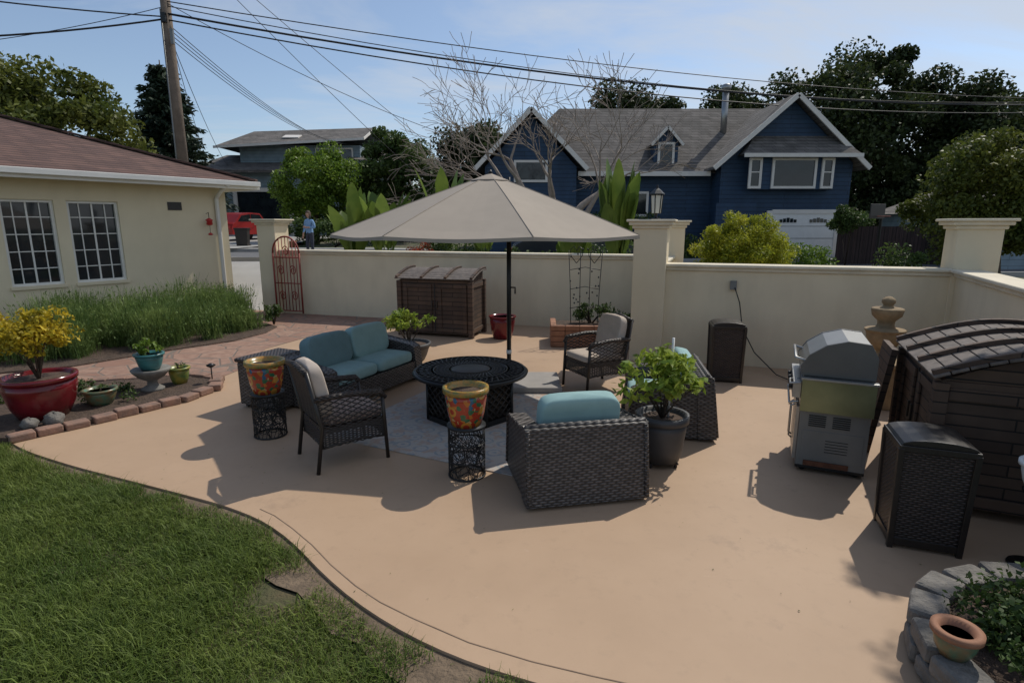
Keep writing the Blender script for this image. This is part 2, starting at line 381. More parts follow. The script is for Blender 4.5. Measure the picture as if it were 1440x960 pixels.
# ------------------------------------------------------------------ terrain
def sm(t): t=np.clip(t,0,1); return t*t*(3-2*t)
def h(x,y):
    return -.06+sm((y-14.6)/4.4)*(.41+.5*sm((4-x)/10))+sm((y-30)/40)*1.0
ax=np.concatenate([-np.geomspace(400,12,26),np.linspace(-11,11,34),np.geomspace(12,400,26)])
ay=np.concatenate([[-300,-120,-50,-20,-8,-2],np.linspace(0,34,52),np.geomspace(36,600,24)])
X,Y=np.meshgrid(ax,ay); Z=h(X,Y)
nx,ny=len(ax),len(ay); V=np.stack([X,Y,Z],-1).reshape(-1,3)
i,j=np.meshgrid(np.arange(nx-1),np.arange(ny-1)); a=(j*nx+i).ravel()
npmesh('ground',V,np.stack([a,a+1,a+nx+1,a+nx],1),'ground')
def strip(name,xs,ys,dz,mat):
    X,Y=np.meshgrid(xs,ys); Z=h(X,Y)+dz; nx,ny=len(xs),len(ys)
    i,j=np.meshgrid(np.arange(nx-1),np.arange(ny-1)); a=(j*nx+i).ravel()
    return npmesh(name,np.stack([X,Y,Z],-1).reshape(-1,3),np.stack([a,a+1,a+nx+1,a+nx],1),mat)
strip('street',np.linspace(-60,60,90),np.linspace(19.6,26.2,8),.03,'asphalt')
strip('far_sidewalk',np.linspace(-60,60,90),np.linspace(26.3,27.6,4),.16,'concrete')
strip('driveway_by_gate',np.linspace(-11,-5.9,12),np.linspace(13.9,19.6,20),.035,'concrete')
strip('neighbour_driveway',np.linspace(10.5,16.5,6),np.linspace(26.0,28.3,5),.2,'concrete')
strip('neighbour_driveway',np.linspace(-24,-12.5,6),np.linspace(26.0,44,12),.2,'concrete')
b=B()
for yy in (19.5,26.25):
    pts=[(x,yy,float(h(x,yy))+.08) for x in range(-60,61,2)]
    for p,q in zip(pts[:-1],pts[1:]): b.beam(p,q,.15,.18,'concrete')
b.obj('kerb')
# ------------------------------------------------------------------ patio
edge=[(-8,5.95),(-5.2,5.48),(-4.7,5.12),(-3.9,4.73),(-2.8,4.27),(-2.1,3.97),(-1.6,3.64),(-1.34,3.34),(-1.05,3.0),(-.69,2.71),(-.4,2.5),(.07,2.3),(.6,2.12),(1.2,1.95),(1.6,1.2)]
ex=np.array([p[0] for p in edge]); ey=np.array([p[1] for p in edge])
xs=np.linspace(-5.6,1.6,60)
def smooth_edge(x):
    return sum(np.interp(x+d,ex,ey) for d in (-.25,-.12,0,.12,.25))/5
low=[(float(x),float(smooth_edge(x))) for x in xs]
poly=low+[(1.9,.6),(6.5,.6),(6.5,8.0),(3.0,9.2),(3.0,11.6),(-5.5,14.0),(-6.6,14.2),(-6.6,6.0)]
b=B(); b.prism(poly,-.09,0.0,'patio','z'); b.obj('patio')
b=B()
vo=[(x,y+.01) for x,y in low]; vi=[(x-.16-.05*math.sin(x*9),y-.14-.06*math.sin(x*13)) for x,y in low]
b.sheet([(-16,6.1)]+[(x,y) for x,y in vi]+[(1.5,.2),(1.5,-6),(-16,-6)],-.035,'lawnbase'); b.obj('lawn_soil',fixn=False)
b=B(); b.sheet(vo+[(1.75,.4)]+[(1.4,.4)]+vi[::-1],-.018,'edgesoil'); b.obj('dirt_edge',fixn=False)
cp=[(-1.9,3.95),(-1.75,3.85),(-1.55,3.67),(-1.34,3.46),(-1.14,3.23),(-.93,3.02),(-.75,2.87),(-.55,2.74),(-.22,2.55),(.1,2.42),(.38,2.33),(1.1,2.12),(1.6,1.9)]
b=B()
for k in range(len(cp)-1):
    p=Vector((*cp[k],.0015));q=Vector((*cp[k+1],.0015)); b.beam(p,q,.006,.002,'joint')
b.obj('patio_score_line')
# lawn blades
n=250000
bx=rng.uniform(-7.0,1.4,n*2); by=rng.uniform(1.5,5.9,n*2)
ok=(by<smooth_edge(bx)-.015-.13*rng.random(n*2)**2-.06*np.sin(bx*7)**2)&(bx>-1.15*by-.9)&(bx<.5)
dsp=np.minimum(np.hypot(bx+1.35,by-3.02),np.hypot(bx+.35,by-2.28)); ok&=(dsp>.13+.2*rng.random(n*2))
bx=bx[ok][:n];by=by[ok][:n];n=len(bx)
tuft=np.sin(bx*3.1+by*2)*np.sin(by*4.2)+.5*np.sin(bx*11+2*np.sin(by*7))*np.sin(by*13+bx*3)
L=rng.uniform(.03,.085,n)*(1+.4*tuft); W=rng.uniform(.0015,.0033,n)
L*=1+.8*(rng.random(n)<.02)
th=rng.uniform(0,2*np.pi,n)+1.2*np.sin(bx*2+by*3); lean=rng.uniform(.2,1.1,n)
ld=np.stack([np.cos(th),np.sin(th),np.zeros(n)],1); sd=np.stack([-np.sin(th),np.cos(th),np.zeros(n)],1)
P0=np.stack([bx,by,np.full(n,-.038)],1)
P1=P0+ld*(L*lean*.35)[:,None]+np.array([0,0,1])*(L*.6)[:,None]
P2=P0+ld*(L*lean)[:,None]+np.array([0,0,1])*(L*(1-.3*lean))[:,None]
Wc=W[:,None]
V=np.stack([P0-sd*Wc,P0+sd*Wc,P1+sd*Wc*.8,P1-sd*Wc*.8,P2+sd*Wc*.15,P2-sd*Wc*.15],1).reshape(-1,3)
o=np.arange(n)*6; F=np.concatenate([np.stack([o,o+1,o+2,o+3],1),np.stack([o+3,o+2,o+4,o+5],1)])
npmesh('lawn_grass',V,F,'grass')
# flagstone path & beds
b=B(); b.sheet([(-11,6.2),(-6.2,6.9),(-4.1,7.6),(-4.0,8.3),(-4.25,9.6),(-3.9,10.6),(-3.1,11.4),(-2.5,11.9),(-2.4,12.8),(-5.4,13.72),(-7.2,14.3),(-11,9.5)],.005,'flag'); b.obj('flagstone_path',fixn=False)
b=B()
pb=[(-4.95,5.27),(-4.62,5.68),(-4.32,6.1),(-3.98,6.6),(-3.85,7.1),(-4.0,7.5),(-4.6,7.72),(-5.6,7.35),(-7.2,6.8),(-8.6,6.3),(-8.2,5.75),(-5.6,5.3)]
b.prism(pb,-.05,.055,'soil','z'); b.obj('planting_bed')
def bricks(name,pts,closed=False,w=.2,d=.11,hh=.1,z0=0,mat='brick',jit=.03):
    b=B(); P=[Vector(p) for p in pts]
    if closed: P.append(P[0])
    seg=[];tot=0
    for p,q in zip(P[:-1],P[1:]): seg.append((p,q,(q-p).length)); tot+=(q-p).length
    k=int(tot/(w*1.04)); 
    for i in range(k):
        s=(i+.5)*tot/k; 
        for p,q,l in seg:
            if s<=l: break
            s-=l
        c=p+(q-p)*(s/l); a=math.atan2((q-p).y,(q-p).x)
        hh2=hh*random.uniform(.8,1.1)
        b.box((c.x+random.uniform(-.015,.015),c.y+random.uniform(-.015,.015),z0+hh2/2),(w*.95,d*random.uniform(.9,1.1),hh2),mat,rz=a+random.uniform(-jit,jit)*3)
    return b.obj(name,bev=.014)
bricks('brick_edging',pb[:9],hh=.085,d=.15,w=.22)
lb=[(-4.9,11.7),(-4.85,11.0),(-5.1,10.2),(-5.9,9.3),(-6.6,8.3),(-8.0,7.5),(-11,6.6)]
b=B(); b.prism(lb+[(-12.5,7),(-7.1,14.1),(-6.4,13.2)],-.05,.03,'soil','z'); b.obj('lavender_bed',bev=.02)
n=36000
nc=130
A=np.array([(-5.25,11.4),(-5.4,10.5),(-6.2,9.5),(-7.1,8.6),(-9.1,7.8)]); Bq=np.array([(-6.3,13.0),(-7.4,12.4),(-8.5,10.9),(-9.3,9.9),(-11.0,8.2)])
tt=rng.uniform(0,4-1e-6,nc); ii=tt.astype(int); fr=(tt-ii)[:,None]; uu=rng.random(nc)[:,None]
cs=(A[ii]*(1-fr)+A[ii+1]*fr)*(1-uu)+(Bq[ii]*(1-fr)+Bq[ii+1]*fr)*uu
ci=rng.integers(0,nc,n); ch=rng.uniform(.42,.9,nc)*(.75+.3*uu[:,0])
ang=rng.uniform(0,2*np.pi,n); sp=rng.random(n)
base=np.concatenate([cs[ci]+.10*rng.normal(size=(n,2)),np.full((n,1),.02)],1)
dirv=np.stack([np.cos(ang)*sp*.6,np.sin(ang)*sp*.6,np.ones(n)],1); Ls=ch[ci]*rng.uniform(.45,1.15,n)
sd=np.stack([-np.sin(ang),np.cos(ang),np.zeros(n)],1)*.003
tip=base+dirv*Ls[:,None]
V=np.stack([base-sd,base+sd,tip+sd*.6,tip-sd*.6],1).reshape(-1,3); F=np.arange(n*4).reshape(n,4)
P=base+dirv*(Ls*rng.uniform(.4,1,n))[:,None]; V2,F2=leafquads(P,.075,.28,dirs=dirv)
P=base+dirv*(Ls*rng.uniform(.1,.9,n))[:,None]; V3,F3=leafquads(P,.06,.3)
npmesh('lavender_hedge',np.concatenate([V,V2,V3]),np.concatenate([F,F2+len(V),F3+len(V)+len(V2)]),'lf_lav')
# ------------------------------------------------------------------ garden walls
def wall(name,p,q,hh=1.52,th=.2,sides=1):
    b=B(); p=Vector(p);q=Vector(q);L=(q-p).length
    b.b2(0,L,-th/2,th/2,-.1,hh-.1,'stucco'); b.b2(-.0,L,-th/2-.035,th/2+.035,hh-.1,hh-.045,'stucco2'); b.b2(0,L,-th/2-.08,th/2+.08,hh-.045,hh,'stucco2')
    d=q-p; return b.obj(name,(p.x,p.y,0),math.atan2(d.y,d.x),bev=.012)
def pillar(name,c,rz,w=.48,hh=2.17):
    b=B(); b.box((0,0,(hh-.12)/2-.05),(w,w,hh-.12+.1),'stucco')
    b.box((0,0,hh-.105),(w+.06,w+.06,.05),'stucco2'); b.box((0,0,hh-.055),(w+.15,w+.15,.05),'stucco2'); b.box((0,0,hh-.012),(w+.22,w+.22,.036),'stucco2')
    return b.obj(name,(*c,0),rz,bev=.012)
pillar('gate_pillar',(-5.72,13.85),-.29,.5,2.22)
wall('garden_wall',(-5.48,13.75),(2.85,11.25))
pillar('wall_pillar',(3.08,11.15),-.29)
wall('garden_wall',(2.95,11.0),(2.3,9.2))
pillar('wall_pillar',(2.16,8.92),-.33,.49)
wall('garden_wall',(2.36,8.86),(5.95,7.72))
pillar('wall_pillar',(6.18,7.75),-.38,.5)
wall('garden_wall',(6.0,7.55),(3.45,2.05))
b=B(); b.lathe([(.07,0),(.07,.02),(.02,.03),(.02,.09),(.05,.10)],'black',n=16)
b.lathe([(.07,.10),(.09,.36)],'lampglass',n=6,sm=False)
for k in range(6):
    a=2*math.pi*k/6; b.tube([(.072*math.cos(a),.072*math.sin(a),.10),(.094*math.cos(a),.094*math.sin(a),.37)],.008,'black',5)
b.lathe([(.12,.37),(.12,.385),(.06,.44),(.02,.47),(.02,.49),(.012,.52)],'black',n=6,sm=False); b.obj('pillar_lantern',(2.2,8.9,2.17))
b=B(); b.box((0,0,0),(.09,.05,.13),'steeld'); b.tube([(0.02,-.03,-.03),(.10,-.05,-.25),(.16,-.10,-.62),(.34,-.2,-.95),(.62,-.5,-1.19),(.95,-1.1,-1.2),(.6,-1.8,-1.2)],.008,'black',6); b.obj('wall_outlet_with_cord',(3.28,8.42,1.22),-.3)
b=B()
W_=.74
for x in (0,W_): b.tube([(x,0,.05),(x,0,1.45)],.02,'redmetal',6)
arc=[(W_/2-W_/2*math.cos(t),0,1.45+.38*math.sin(t)) for t in np.linspace(0,math.pi,13)]
b.tube(arc,.02,'redmetal',6)
for z in (.1,.75,1.35): b.tube([(0,0,z),(W_,0,z)],.014,'redmetal',6)
for k in range(1,8):
    x=W_*k/8; zt=1.45+.38*math.sqrt(max(0,1-((x-W_/2)/(W_/2))**2)); b.tube([(x,0,.1),(x,0,zt)],.011,'redmetal',5)
for cx,cz in ((.2,1.05),(.54,1.05),(.37,1.5),(.2,.45),(.54,.45)):
    b.tube([(cx+.09*math.cos(t)*(.3+.7*t/9),0,cz+.12*math.sin(t)*(.3+.7*t/9)) for t in np.linspace(0,9,22)],.011,'redmetal',5)
b.obj('garden_gate',(-5.62,13.5,0),-.32)
# ------------------------------------------------------------------ left house
hz=math.atan2(-.815,-.579); HE=empty('stucco_house',(-7,14.3,0),hz)
b=B(); Lh=13; T=.22; wins=[(2.34,3.25),(3.46,4.30),(7.0,8.2)]; z0,z1,zt=.93,2.57,2.98
xs_=[0]+[v for w in wins for v in w]+[Lh]
for k in range(0,len(xs_),2): b.b2(xs_[k],xs_[k+1],-T,0,-.3,zt,'housewall')
for w in wins: b.b2(w[0],w[1],-T,0,-.3,z0,'housewall'); b.b2(w[0],w[1],-T,0,z1,zt,'housewall')
b.b2(0,T,-8,-T,-.3,zt,'housewall'); b.b2(Lh-T,Lh,-8,-T,-.3,zt,'housewall'); b.b2(0,Lh,-8.2,-8,-.3,zt,'housewall')
b.obj('walls',parent=HE)
b=B()
for w in wins:
    b.b2(w[0]+.05,w[1]-.05,-.125,-.115,z0+.05,z1-.05,'glass')
    for x in (w[0],w[1]-.05): b.b2(x,x+.05,-.15,-.05,z0,z1,'white')
    for z in (z0,z1-.05): b.b2(w[0]+.05,w[1]-.05,-.15,-.052,z,z+.05,'white')
    nxp=4
    for k in range(1,nxp):
        x=w[0]+(w[1]-w[0])*k/nxp; t=.018 if k!=2 else .03; b.b2(x-t/2,x+t/2,-.113,-.09,z0+.05,z1-.05,'white')
    for k in range(1,5):
        z=z0+(z1-z0)*k/5; b.b2(w[0]+.05,w[1]-.05,-.112,-.095,z-.009,z+.009,'white')
    b.b2(w[0]-.03,w[1]+.03,-.12,.04,z0-.06,z0-.002,'housewall')
b.obj('windows',parent=HE)
b=B(); ze=3.06; o_=.55; x0,x1,y0,y1=-o_,Lh+o_,o_,-8-o_; ym=(y0+y1)/2; hw=(y0-y1)/2; zr=ze+.06+hw*.36
e=[(x0,y0,ze+.06),(x1,y0,ze+.06),(x1,y1,ze+.06),(x0,y1,ze+.06),(x0+hw,ym,zr),(x1-hw,ym,zr)]
b.add(e,[(0,1,5,4),(2,3,4,5),(1,2,5),(3,0,4)],'shingle'); b.add([(x0,y0,ze+.0),(x1,y0,ze+.0),(x1,y1,ze+.0),(x0,y1,ze+.0)],[(0,1,2,3)],'white')
b.obj('roof',parent=HE,fixn=False)
b=B(); b.b2(x0,x1,y0,y0+.03,ze-.13,ze+.055,'white'); b.b2(x0-.03,x0,y1,y0+.03,ze-.13,ze+.055,'white')
b.b2(x0,x1,y0+.03,y0+.13,ze-.06,ze+.05,'white')
b.tube([(.25,y0+.08,ze-.05),(.25,.3,ze-.18),(.25,.06,ze-.35),(.25,.06,.1)],.05,'white',8)
b.beam((x0+.02,y0,ze+.09),(x0+hw,ym,zr+.03),.22,.05,'shingle')
b.obj('fascia_gutter_downspout',parent=HE,bev=.01)
b=B(); b.b2(1.05,1.35,0,.02,2.42,2.6,'frame'); b.obj('wall_vent',parent=HE)
b=B(); b.tube([(.52,.03,2.35),(.52,.14,2.38),(.52,.15,2.25)],.008,'black',5); b.lathe([(.03,0),(.07,.02),(.06,.10),(.09,.12),(.02,.17)],'redpl',(.52,.15,2.08),n=12); b.lathe([(.03,0),(.06,.02),(.02,.06)],'redpl',(.52,.15,1.85),n=10); b.tube([(.52,.15,1.85),(.52,.15,2.1)],.005,'black',4)
b.obj('bird_feeder',parent=HE)
# ------------------------------------------------------------------ blue neighbour house
NH=empty('navy_house',(13,28,.3))
def nh(b,name,bev=0):
    b.v=[(x-13,y-28,z-.3) for x,y,z in b.v]; return b.obj(name,parent=NH,bev=bev)
b=B()
b.b2(9.9,16.1,28,34,.1,4.95,'navy'); b.prism([(9.9,4.95),(16.1,4.95),(13,7.75)],28,34,'navy')
b.b2(-.9,10.0,29.3,37,.1,4.7,'navy'); b.prism([(-1.3,4.8),(3.1,4.8),(.9,7.15)],28.4,34,'navy'); b.b2(-1.3,3.1,28.4,34,.1,4.8,'navy')
b.b2(11.3,15.0,27.45,28,3.7,5.35,'navy')
b.b2(9.7,11.6,27.75,28,.1,3.1,'navy')
nh(b,'walls')
b=B()
def groof(b,xc,hw,y0,y1,ze,zr,m='gshingle',t=.14):
    for s in (-1,1):
        x=xc+s*hw
        vs=[(x,y0,ze),(xc,y0,zr),(xc,y1,zr),(x,y1,ze)]; vs+=[(a,b_,c-t) for a,b_,c in vs]
        b.add(vs,[(0,1,2,3),(4,5,6,7),(0,1,5,4),(3,2,6,7),(0,3,7,4),(1,2,6,5)],m)
groof(b,13,3.6,27.5,33.6,4.75,7.97); groof(b,.9,2.65,27.95,34,4.75,7.45)
vs=[(-.9,28.7,4.55),(15,28.7,4.55),(15,33.3,8.35),(2.6,33.3,8.35),(-.9,38,4.55),(15,38,4.55)]
b.add(vs,[(0,1,2,3),(3,2,5,4),(0,3,4)],'gshingle')
b.add([(10.6,27.0,5.25),(15.9,27.0,5.25),(15.2,27.98,6.15),(11.3,27.98,6.15),(10.6,27.98,5.25),(15.9,27.98,5.25)],[(0,1,2,3),(0,3,4),(1,5,2),(0,4,5,1)],'gshingle')
groof(b,7.6,.75,29.2,31.6,6.0,6.85,t=.08)
nh(b,'roofs')
b=B()
def rake(b,xc,hw,y,ze,zr,w=.2):
    for s in (-1,1): b.beam((xc+s*hw,y,ze-.1),(xc,y,zr-.1),.08,w,'trim')
rake(b,13,3.62,27.46,4.75,7.97); rake(b,.9,2.67,27.9,4.75,7.45); rake(b,7.6,.78,29.15,6.0,6.85,.12)
b.b2(3.2,9.6,28.55,28.68,4.4,4.62,'trim'); b.b2(10.55,15.95,26.93,27.0,5.1,5.27,'trim')
b.b2(7.0,8.2,29.4,31.2,4.9,6.05,'navy'); b.prism([(7.0,6.05),(8.2,6.05),(7.6,6.7)],29.4,31,'navy')
def nwin(b,x0,x1,z0,z1,y):
    b.b2(x0,x1,y-.02,y+.02,z0,z1,'glass'); t=.11
    b.b2(x0-t,x0,y-.07,y+.02,z0-t,z1+t,'trim'); b.b2(x1,x1+t,y-.07,y+.02,z0-t,z1+t,'trim')
    b.b2(x0,x1,y-.07,y+.02,z1,z1+t,'trim'); b.b2(x0,x1,y-.07,y+.02,z0-t,z0,'trim')
nwin(b,12.15,14.0,3.85,5.0,27.43); nwin(b,11.07,11.45,3.85,5.0,27.4)
nwin(b,14.45,14.8,3.85,5.0,27.43)
b.b2(14.45,14.8,27.36,27.39,4.45,4.5,'trim'); b.b2(11.07,11.45,27.33,27.36,4.45,4.5,'trim')
nwin(b,7.3,7.9,5.05,5.95,29.38); nwin(b,.2,1.6,4.2,5.0,28.38); nwin(b,5.8,6.7,2.6,3.6,29.28)
b.b2(12.45,15.5,27.9,27.98,.3,2.6,'white'); b.b2(12.2,12.45,27.86,27.98,.3,2.75,'trim'); b.b2(15.5,15.75,27.86,27.98,.3,2.75,'trim'); b.b2(12.45,15.5,27.86,27.98,2.6,2.8,'trim')
for k in range(1,4): b.b2(12.45,15.5,27.885,27.9,.3+2.3*k/4-.015,.3+2.3*k/4+.015,'concrete')
for cx in (13.25,14.7):
    for k in range(5):
        b.b2(cx-.42+k*.17,cx-.42+k*.17+.13,27.87,27.9,2.2,2.2+.22*(1-abs(k-2)*.18),'glass')
b.box((12.0,27.92,2.3),(.14,.14,.3),'black')
nh(b,'windows_doors_trim')
b=B(); b.tube([(11.1,31.5,6.5),(11.1,31.5,8.9)],.16,'steel',12); b.lathe([(.2,0),(.26,.05),(.26,.25),(.1,.32)],'steel',(11.1,31.5,8.9),n=12); nh(b,'flue_pipe')
GH=empty('bluegrey_house',(-16,46,1.3))
def gh(b,name):
    b.v=[(x+16,y-46,z-1.3) for x,y,z in b.v]; return b.obj(name,parent=GH)
b=B(); b.b2(-24,-11,46,54,1,6.3,'bluegrey'); b.b2(-21.5,-12,47,53,6.3,8.2,'bluegrey'); b.b2(-12,-9.5,47.5,54,1,7.0,'bluegrey'); gh(b,'walls')
b=B()
b.add([(-25,45.2,6.2),(-15,45.2,6.2),(-15,49,7.7),(-23.5,49,7.7),(-25,45.2,6.0),(-15,45.2,6.0)],[(0,1,2,3),(0,1,5,4)],'gshingle')
# upper pitched roof, slopes toward the street, higher to the right
b.add([(-23,45.9,8.0),(-11.4,45.9,8.6),(-11.4,50,10.0),(-21.5,50,9.7),(-11.4,54,8.4),(-23,54,8.0)],[(0,1,2,3),(3,2,4,5),(0,3,5)],'gshingle')
b.add([(-13,46.4,7.2),(-8.6,46.4,6.7),(-8.6,50,7.9),(-13,50,8.4)],[(0,1,2,3)],'gshingle')
b.beam((-23,45.88,7.95),(-11.4,45.88,8.55),.06,.18,'trim')
b.beam((-11.38,45.9,8.55),(-11.38,50,9.95),.06,.18,'trim')
b.box((-17.5,47.6,8.95),(1.3,.9,.08),'trim',rx=.33)
gh(b,'roofs')
b=B()
for x in (-15.4,-14.4,-13.4): nwin(b,x,x+.75,7.0,7.9,46.97)
b.b2(-21.5,-17.5,45.9,46.02,1.2,4.6,'glass'); b.b2(-21.8,-21.5,45.8,46.02,1.2,4.8,'trim'); b.b2(-17.5,-17.2,45.8,46.02,1.2,4.8,'trim'); b.b2(-21.5,-17.5,45.8,46.02,4.6,4.9,'trim')
nwin(b,-10.9,-10.1,5.0,6.2,47.45); gh(b,'windows')
b=B(); b.b2(19,27,22.5,30,0,2.6,'bluegrey'); b.prism([(18.5,2.6),(27.5,2.6),(23,4.2)],22.2,30.3,'gshingle'); b.b2(20,21,22.45,22.5,1.2,2.2,'glass'); b.obj('grey_outbuilding')
b=B()
for k in range(44):
    x=14.4+k*.125; b.box((x,25.2-.2*(k/44)+.3,1.15),(.115,.03,1.75+random.uniform(-.02,.02)),'fence')
b.obj('wooden_fence')
def cart(name,x,y,rz,m):
    z=float(h(x,y))+.05; b=B(); b.box((0,0,.52),(.5,.52,.9),m,top=1.18); b.box((0,0,1.0),(.66,.68,.07),m); b.tube([(-.28,.28,.12),(.28,.28,.12)],.12,'wire',12); b.tube([(-.22,.36,.93),(.22,.36,.93)],.02,m,6); b.obj(name,(x,y,z),rz,bev=.02)
cart('wheeled_trash_cart',-13.6,29.2,.2,'frame')
for (x,y,s) in ((-12.1,29.2,1.0),(-11.2,29.3,.8)):
    b=B(); b.lathe([(.2*s,0),(.32*s,.45*s),(.35*s,.5*s),(.28*s,.48*s)],'terra',n=16); b.obj('terracotta_street_pot',(x,y,float(h(x,y))+.03))
b=B(); b.tube([(0,0,0),(0,0,2.3),(-.25,0,2.6)],.05,'black',8); b.box((-.3,-.05,2.55),(.75,.04,.5),'frame'); b.tube([(-.3+.2*math.cos(t),-.3+.2*math.sin(t),2.38) for t in np.linspace(0,6.28,15)],.012,'redmetal',5); b.box((0,.1,.1),(.7,.9,.2),'black'); b.obj('basketball_hoop',(13.0,20.5,float(h(13,20.5))-.35),.4,bev=.01)
# ------------------------------------------------------------------ person
def person(name,loc,rz):
    j={'pel':(0,0,.93,.135),'wa':(0,0,1.07,.12),'ch':(0,.0,1.28,.145),'nk0':(0,0,1.41,.08),'nk':(0,0.01,1.47,.052),
       'shl':(-.17,0,1.37,.062),'ell':(-.25,-.03,1.11,.045),'wrl':(-.10,.20,1.13,.03),
       'shr':(.17,0,1.37,.062),'elr':(.26,-.02,1.10,.045),'wrr':(.24,.10,.88,.03),
       'hl':(-.09,0,.86,.095),'kl':(-.11,.02,.48,.06),'al':(-.11,-.02,.09,.04),'tl':(-.12,.14,.035,.035),
       'hr':(.09,0,.86,.095),'kr':(.12,.04,.48,.06),'ar':(.13,-.01,.09,.04),'tr':(.15,.15,.035,.035)}
    E=[('pel','wa'),('wa','ch'),('ch','nk0'),('nk0','nk'),('ch','shl'),('shl','ell'),('ell','wrl'),('ch','shr'),('shr','elr'),('elr','wrr'),('pel','hl'),('hl','kl'),('kl','al'),('al','tl'),('pel','hr'),('hr','kr'),('kr','ar'),('ar','tr')]
    def hand(w,d,side):
        p=Vector(j[w][:3]); d=Vector(d).normalized(); s=Vector(side).normalized()
        q=p+d*.07; j[w+'p']=(*q,.026); E.append((w,w+'p'))
        for k,(o,l) in enumerate(((-.027,.062),(-.009,.072),(.009,.068),(.027,.052))):
            a=q+s*o+d*.02; c=a+d*l*.55; e=c+d*l*.35+Vector((0,.015,-.01))
            for nm,v in (('a',a),('c',c),('e',e)): j[f'{w}{k}{nm}']=(*v,.0085)
            E.extend([(w+'p',f'{w}{k}a'),(f'{w}{k}a',f'{w}{k}c'),(f'{w}{k}c',f'{w}{k}e')])
        a=p+d*.03-s*.04; e=a+d*.045-s*.015; j[w+'ta']=(*a,.01); j[w+'te']=(*e,.009); E.extend([(w,w+'ta'),(w+'ta',w+'te')])
    hand('wrl',(.9,.3,.1),(0,0,1)); hand('wrr',(-.05,.1,-1),(0,1,0))
    ks=list(j); me=bpy.data.meshes.new('body'); me.from_pydata([j[k][:3] for k in ks],[(ks.index(a),ks.index(b)) for a,b in E],[])
    o=bpy.data.objects.new('body',me); COL.objects.link(o)
    md=o.modifiers.new('s','SKIN'); md.branch_smoothing=.5
    for i,k in enumerate(ks):
        r=j[k][3]
        me.skin_vertices[0].data[i].radius=(r,r*.85 if k in('pel','wa','ch') else r)
        me.skin_vertices[0].data[i].use_root=(k=='pel')
    sb=o.modifiers.new('d','SUBSURF'); sb.levels=2; sb.render_levels=2
    dg=bpy.context.evaluated_depsgraph_get(); dg.update(); m2=bpy.data.meshes.new_from_object(o.evaluated_get(dg))
    o.modifiers.clear(); o.data=m2
    m2.materials.clear()
    for k in('shirt','pants','skin','frame'): m2.materials.append(M[k])
    for p in m2.polygons:
        x,y,z=p.center; p.use_smooth=True
        mi=0
        if z<.93 and abs(x)<.2: mi=1
        if z<.08: mi=3
        if z>1.43: mi=2
        if abs(x)>.2 and z<.95: mi=2
        if y>.13 and z>.9: mi=2
        p.material_index=mi
    E0=empty(name,loc,rz); o.parent=E0
    b=B(); c=(0,.02,1.58)
    vs=[];nu,nv=20,14
    for a in range(nv+1):
        ph=-math.pi/2+math.pi*a/nv
        for i in range(nu):
            t=2*math.pi*i/nu; x=.072*math.cos(ph)*math.cos(t); y=.092*math.cos(ph)*math.sin(t); z=.115*math.sin(ph)
            if z<0: x*=1+z*2.2; y=y*(1+z*1.2)+(-z)*.12
            vs.append((x,y+c[1],z+c[2]))
    b.add(vs,[(a*nu+i,a*nu+(i+1)%nu,(a+1)*nu+(i+1)%nu,(a+1)*nu+i) for a in range(nv) for i in range(nu)],'skin',True)
    b.tube([(0,.10,1.60),(0,.125,1.565),(0,.11,1.555)],[.008,.014,.008],'skin',6)
    for s in(-1,1):
        b.lathe([(.003,-.01),(.011,0),(.003,.01)],'white',(s*.03,.098,1.59),n=8); b.lathe([(.002,-.005),(.006,0),(.002,.005)],'black',(s*.03,.108,1.59),n=8)
        b.tube([(s*.072,.02,1.60),(s*.082,.01,1.58),(s*.074,.02,1.55)],.01,'skin',6)
    b.tube([(-.022,.104,1.525),(0,.112,1.524),(.022,.104,1.525)],.005,'redpl',5)
    b.obj('head',parent=E0)
    b=B(); vs=[]
    for a in range(nv+1):
        ph=-.35+(math.pi/2+.35)*a/nv
        for i in range(nu):
            t=2*math.pi*i/nu; y=.105*math.cos(ph)*math.sin(t)
            z=.125*math.sin(ph); 
            if math.sin(t)>0.2 and z<.045: z=.045+(z-.045)*.1
            elif z<0: z*=2.2
            vs.append((.084*math.cos(ph)*math.cos(t),y-.002+c[1],z+c[2]+.012))
    b.add(vs,[(a*nu+i,a*nu+(i+1)%nu,(a+1)*nu+(i+1)%nu,(a+1)*nu+i) for a in range(nv) for i in range(nu)],'hair',True)
    b.obj('hair',parent=E0)
    return E0
person('woman_standing',(-7.3,20.9,float(h(-7.3,20.9))+.03),R(150))
# ------------------------------------------------------------------ cars
def car(name,x,y,dz,rz,paint):
    b=B(); prof=[(-2.2,.35),(-2.25,.75),(-2.1,1.0),(-1.9,1.1),(-1.4,1.58),(-.5,1.7),(.5,1.66),(1.05,1.15),(1.9,1.0),(2.2,.8),(2.25,.35)]
    b.prism(prof,-.85,.85,paint)
    for s in(-.86,.86):
        b.prism([(-1.65,1.15),(-1.3,1.5),(-.5,1.6),(-.45,1.15)],s-.006,s+.006,'glass'); b.prism([(-.38,1.15),(-.42,1.6),(.45,1.57),(.85,1.15)],s-.006,s+.006,'glass')
        for x_ in(-1.4,1.4): b.tube([(x_,s*.8,.34),(x_,s*1.03,.34)],.34,'wire',20); b.tube([(x_,s*1.03,.34),(x_,s*1.045,.34)],.2,'steel',14)
    b.box((1.2-.37,0,1.36),(.02,1.4,.5),'glass',ry=-.83); b.box((-2.25,.6,.8),(.03,.3,.15),'redpl'); b.box((-2.25,-.6,.8),(.03,.3,.15),'redpl')
    b.obj(name,(x,y,float(h(x,y))+dz),rz,bev=.05)
car('parked_car',2.2,20.8,.03,.05,'carpaint'); car('parked_car',-17.3,37.5,.2,1.35,'redpaint')
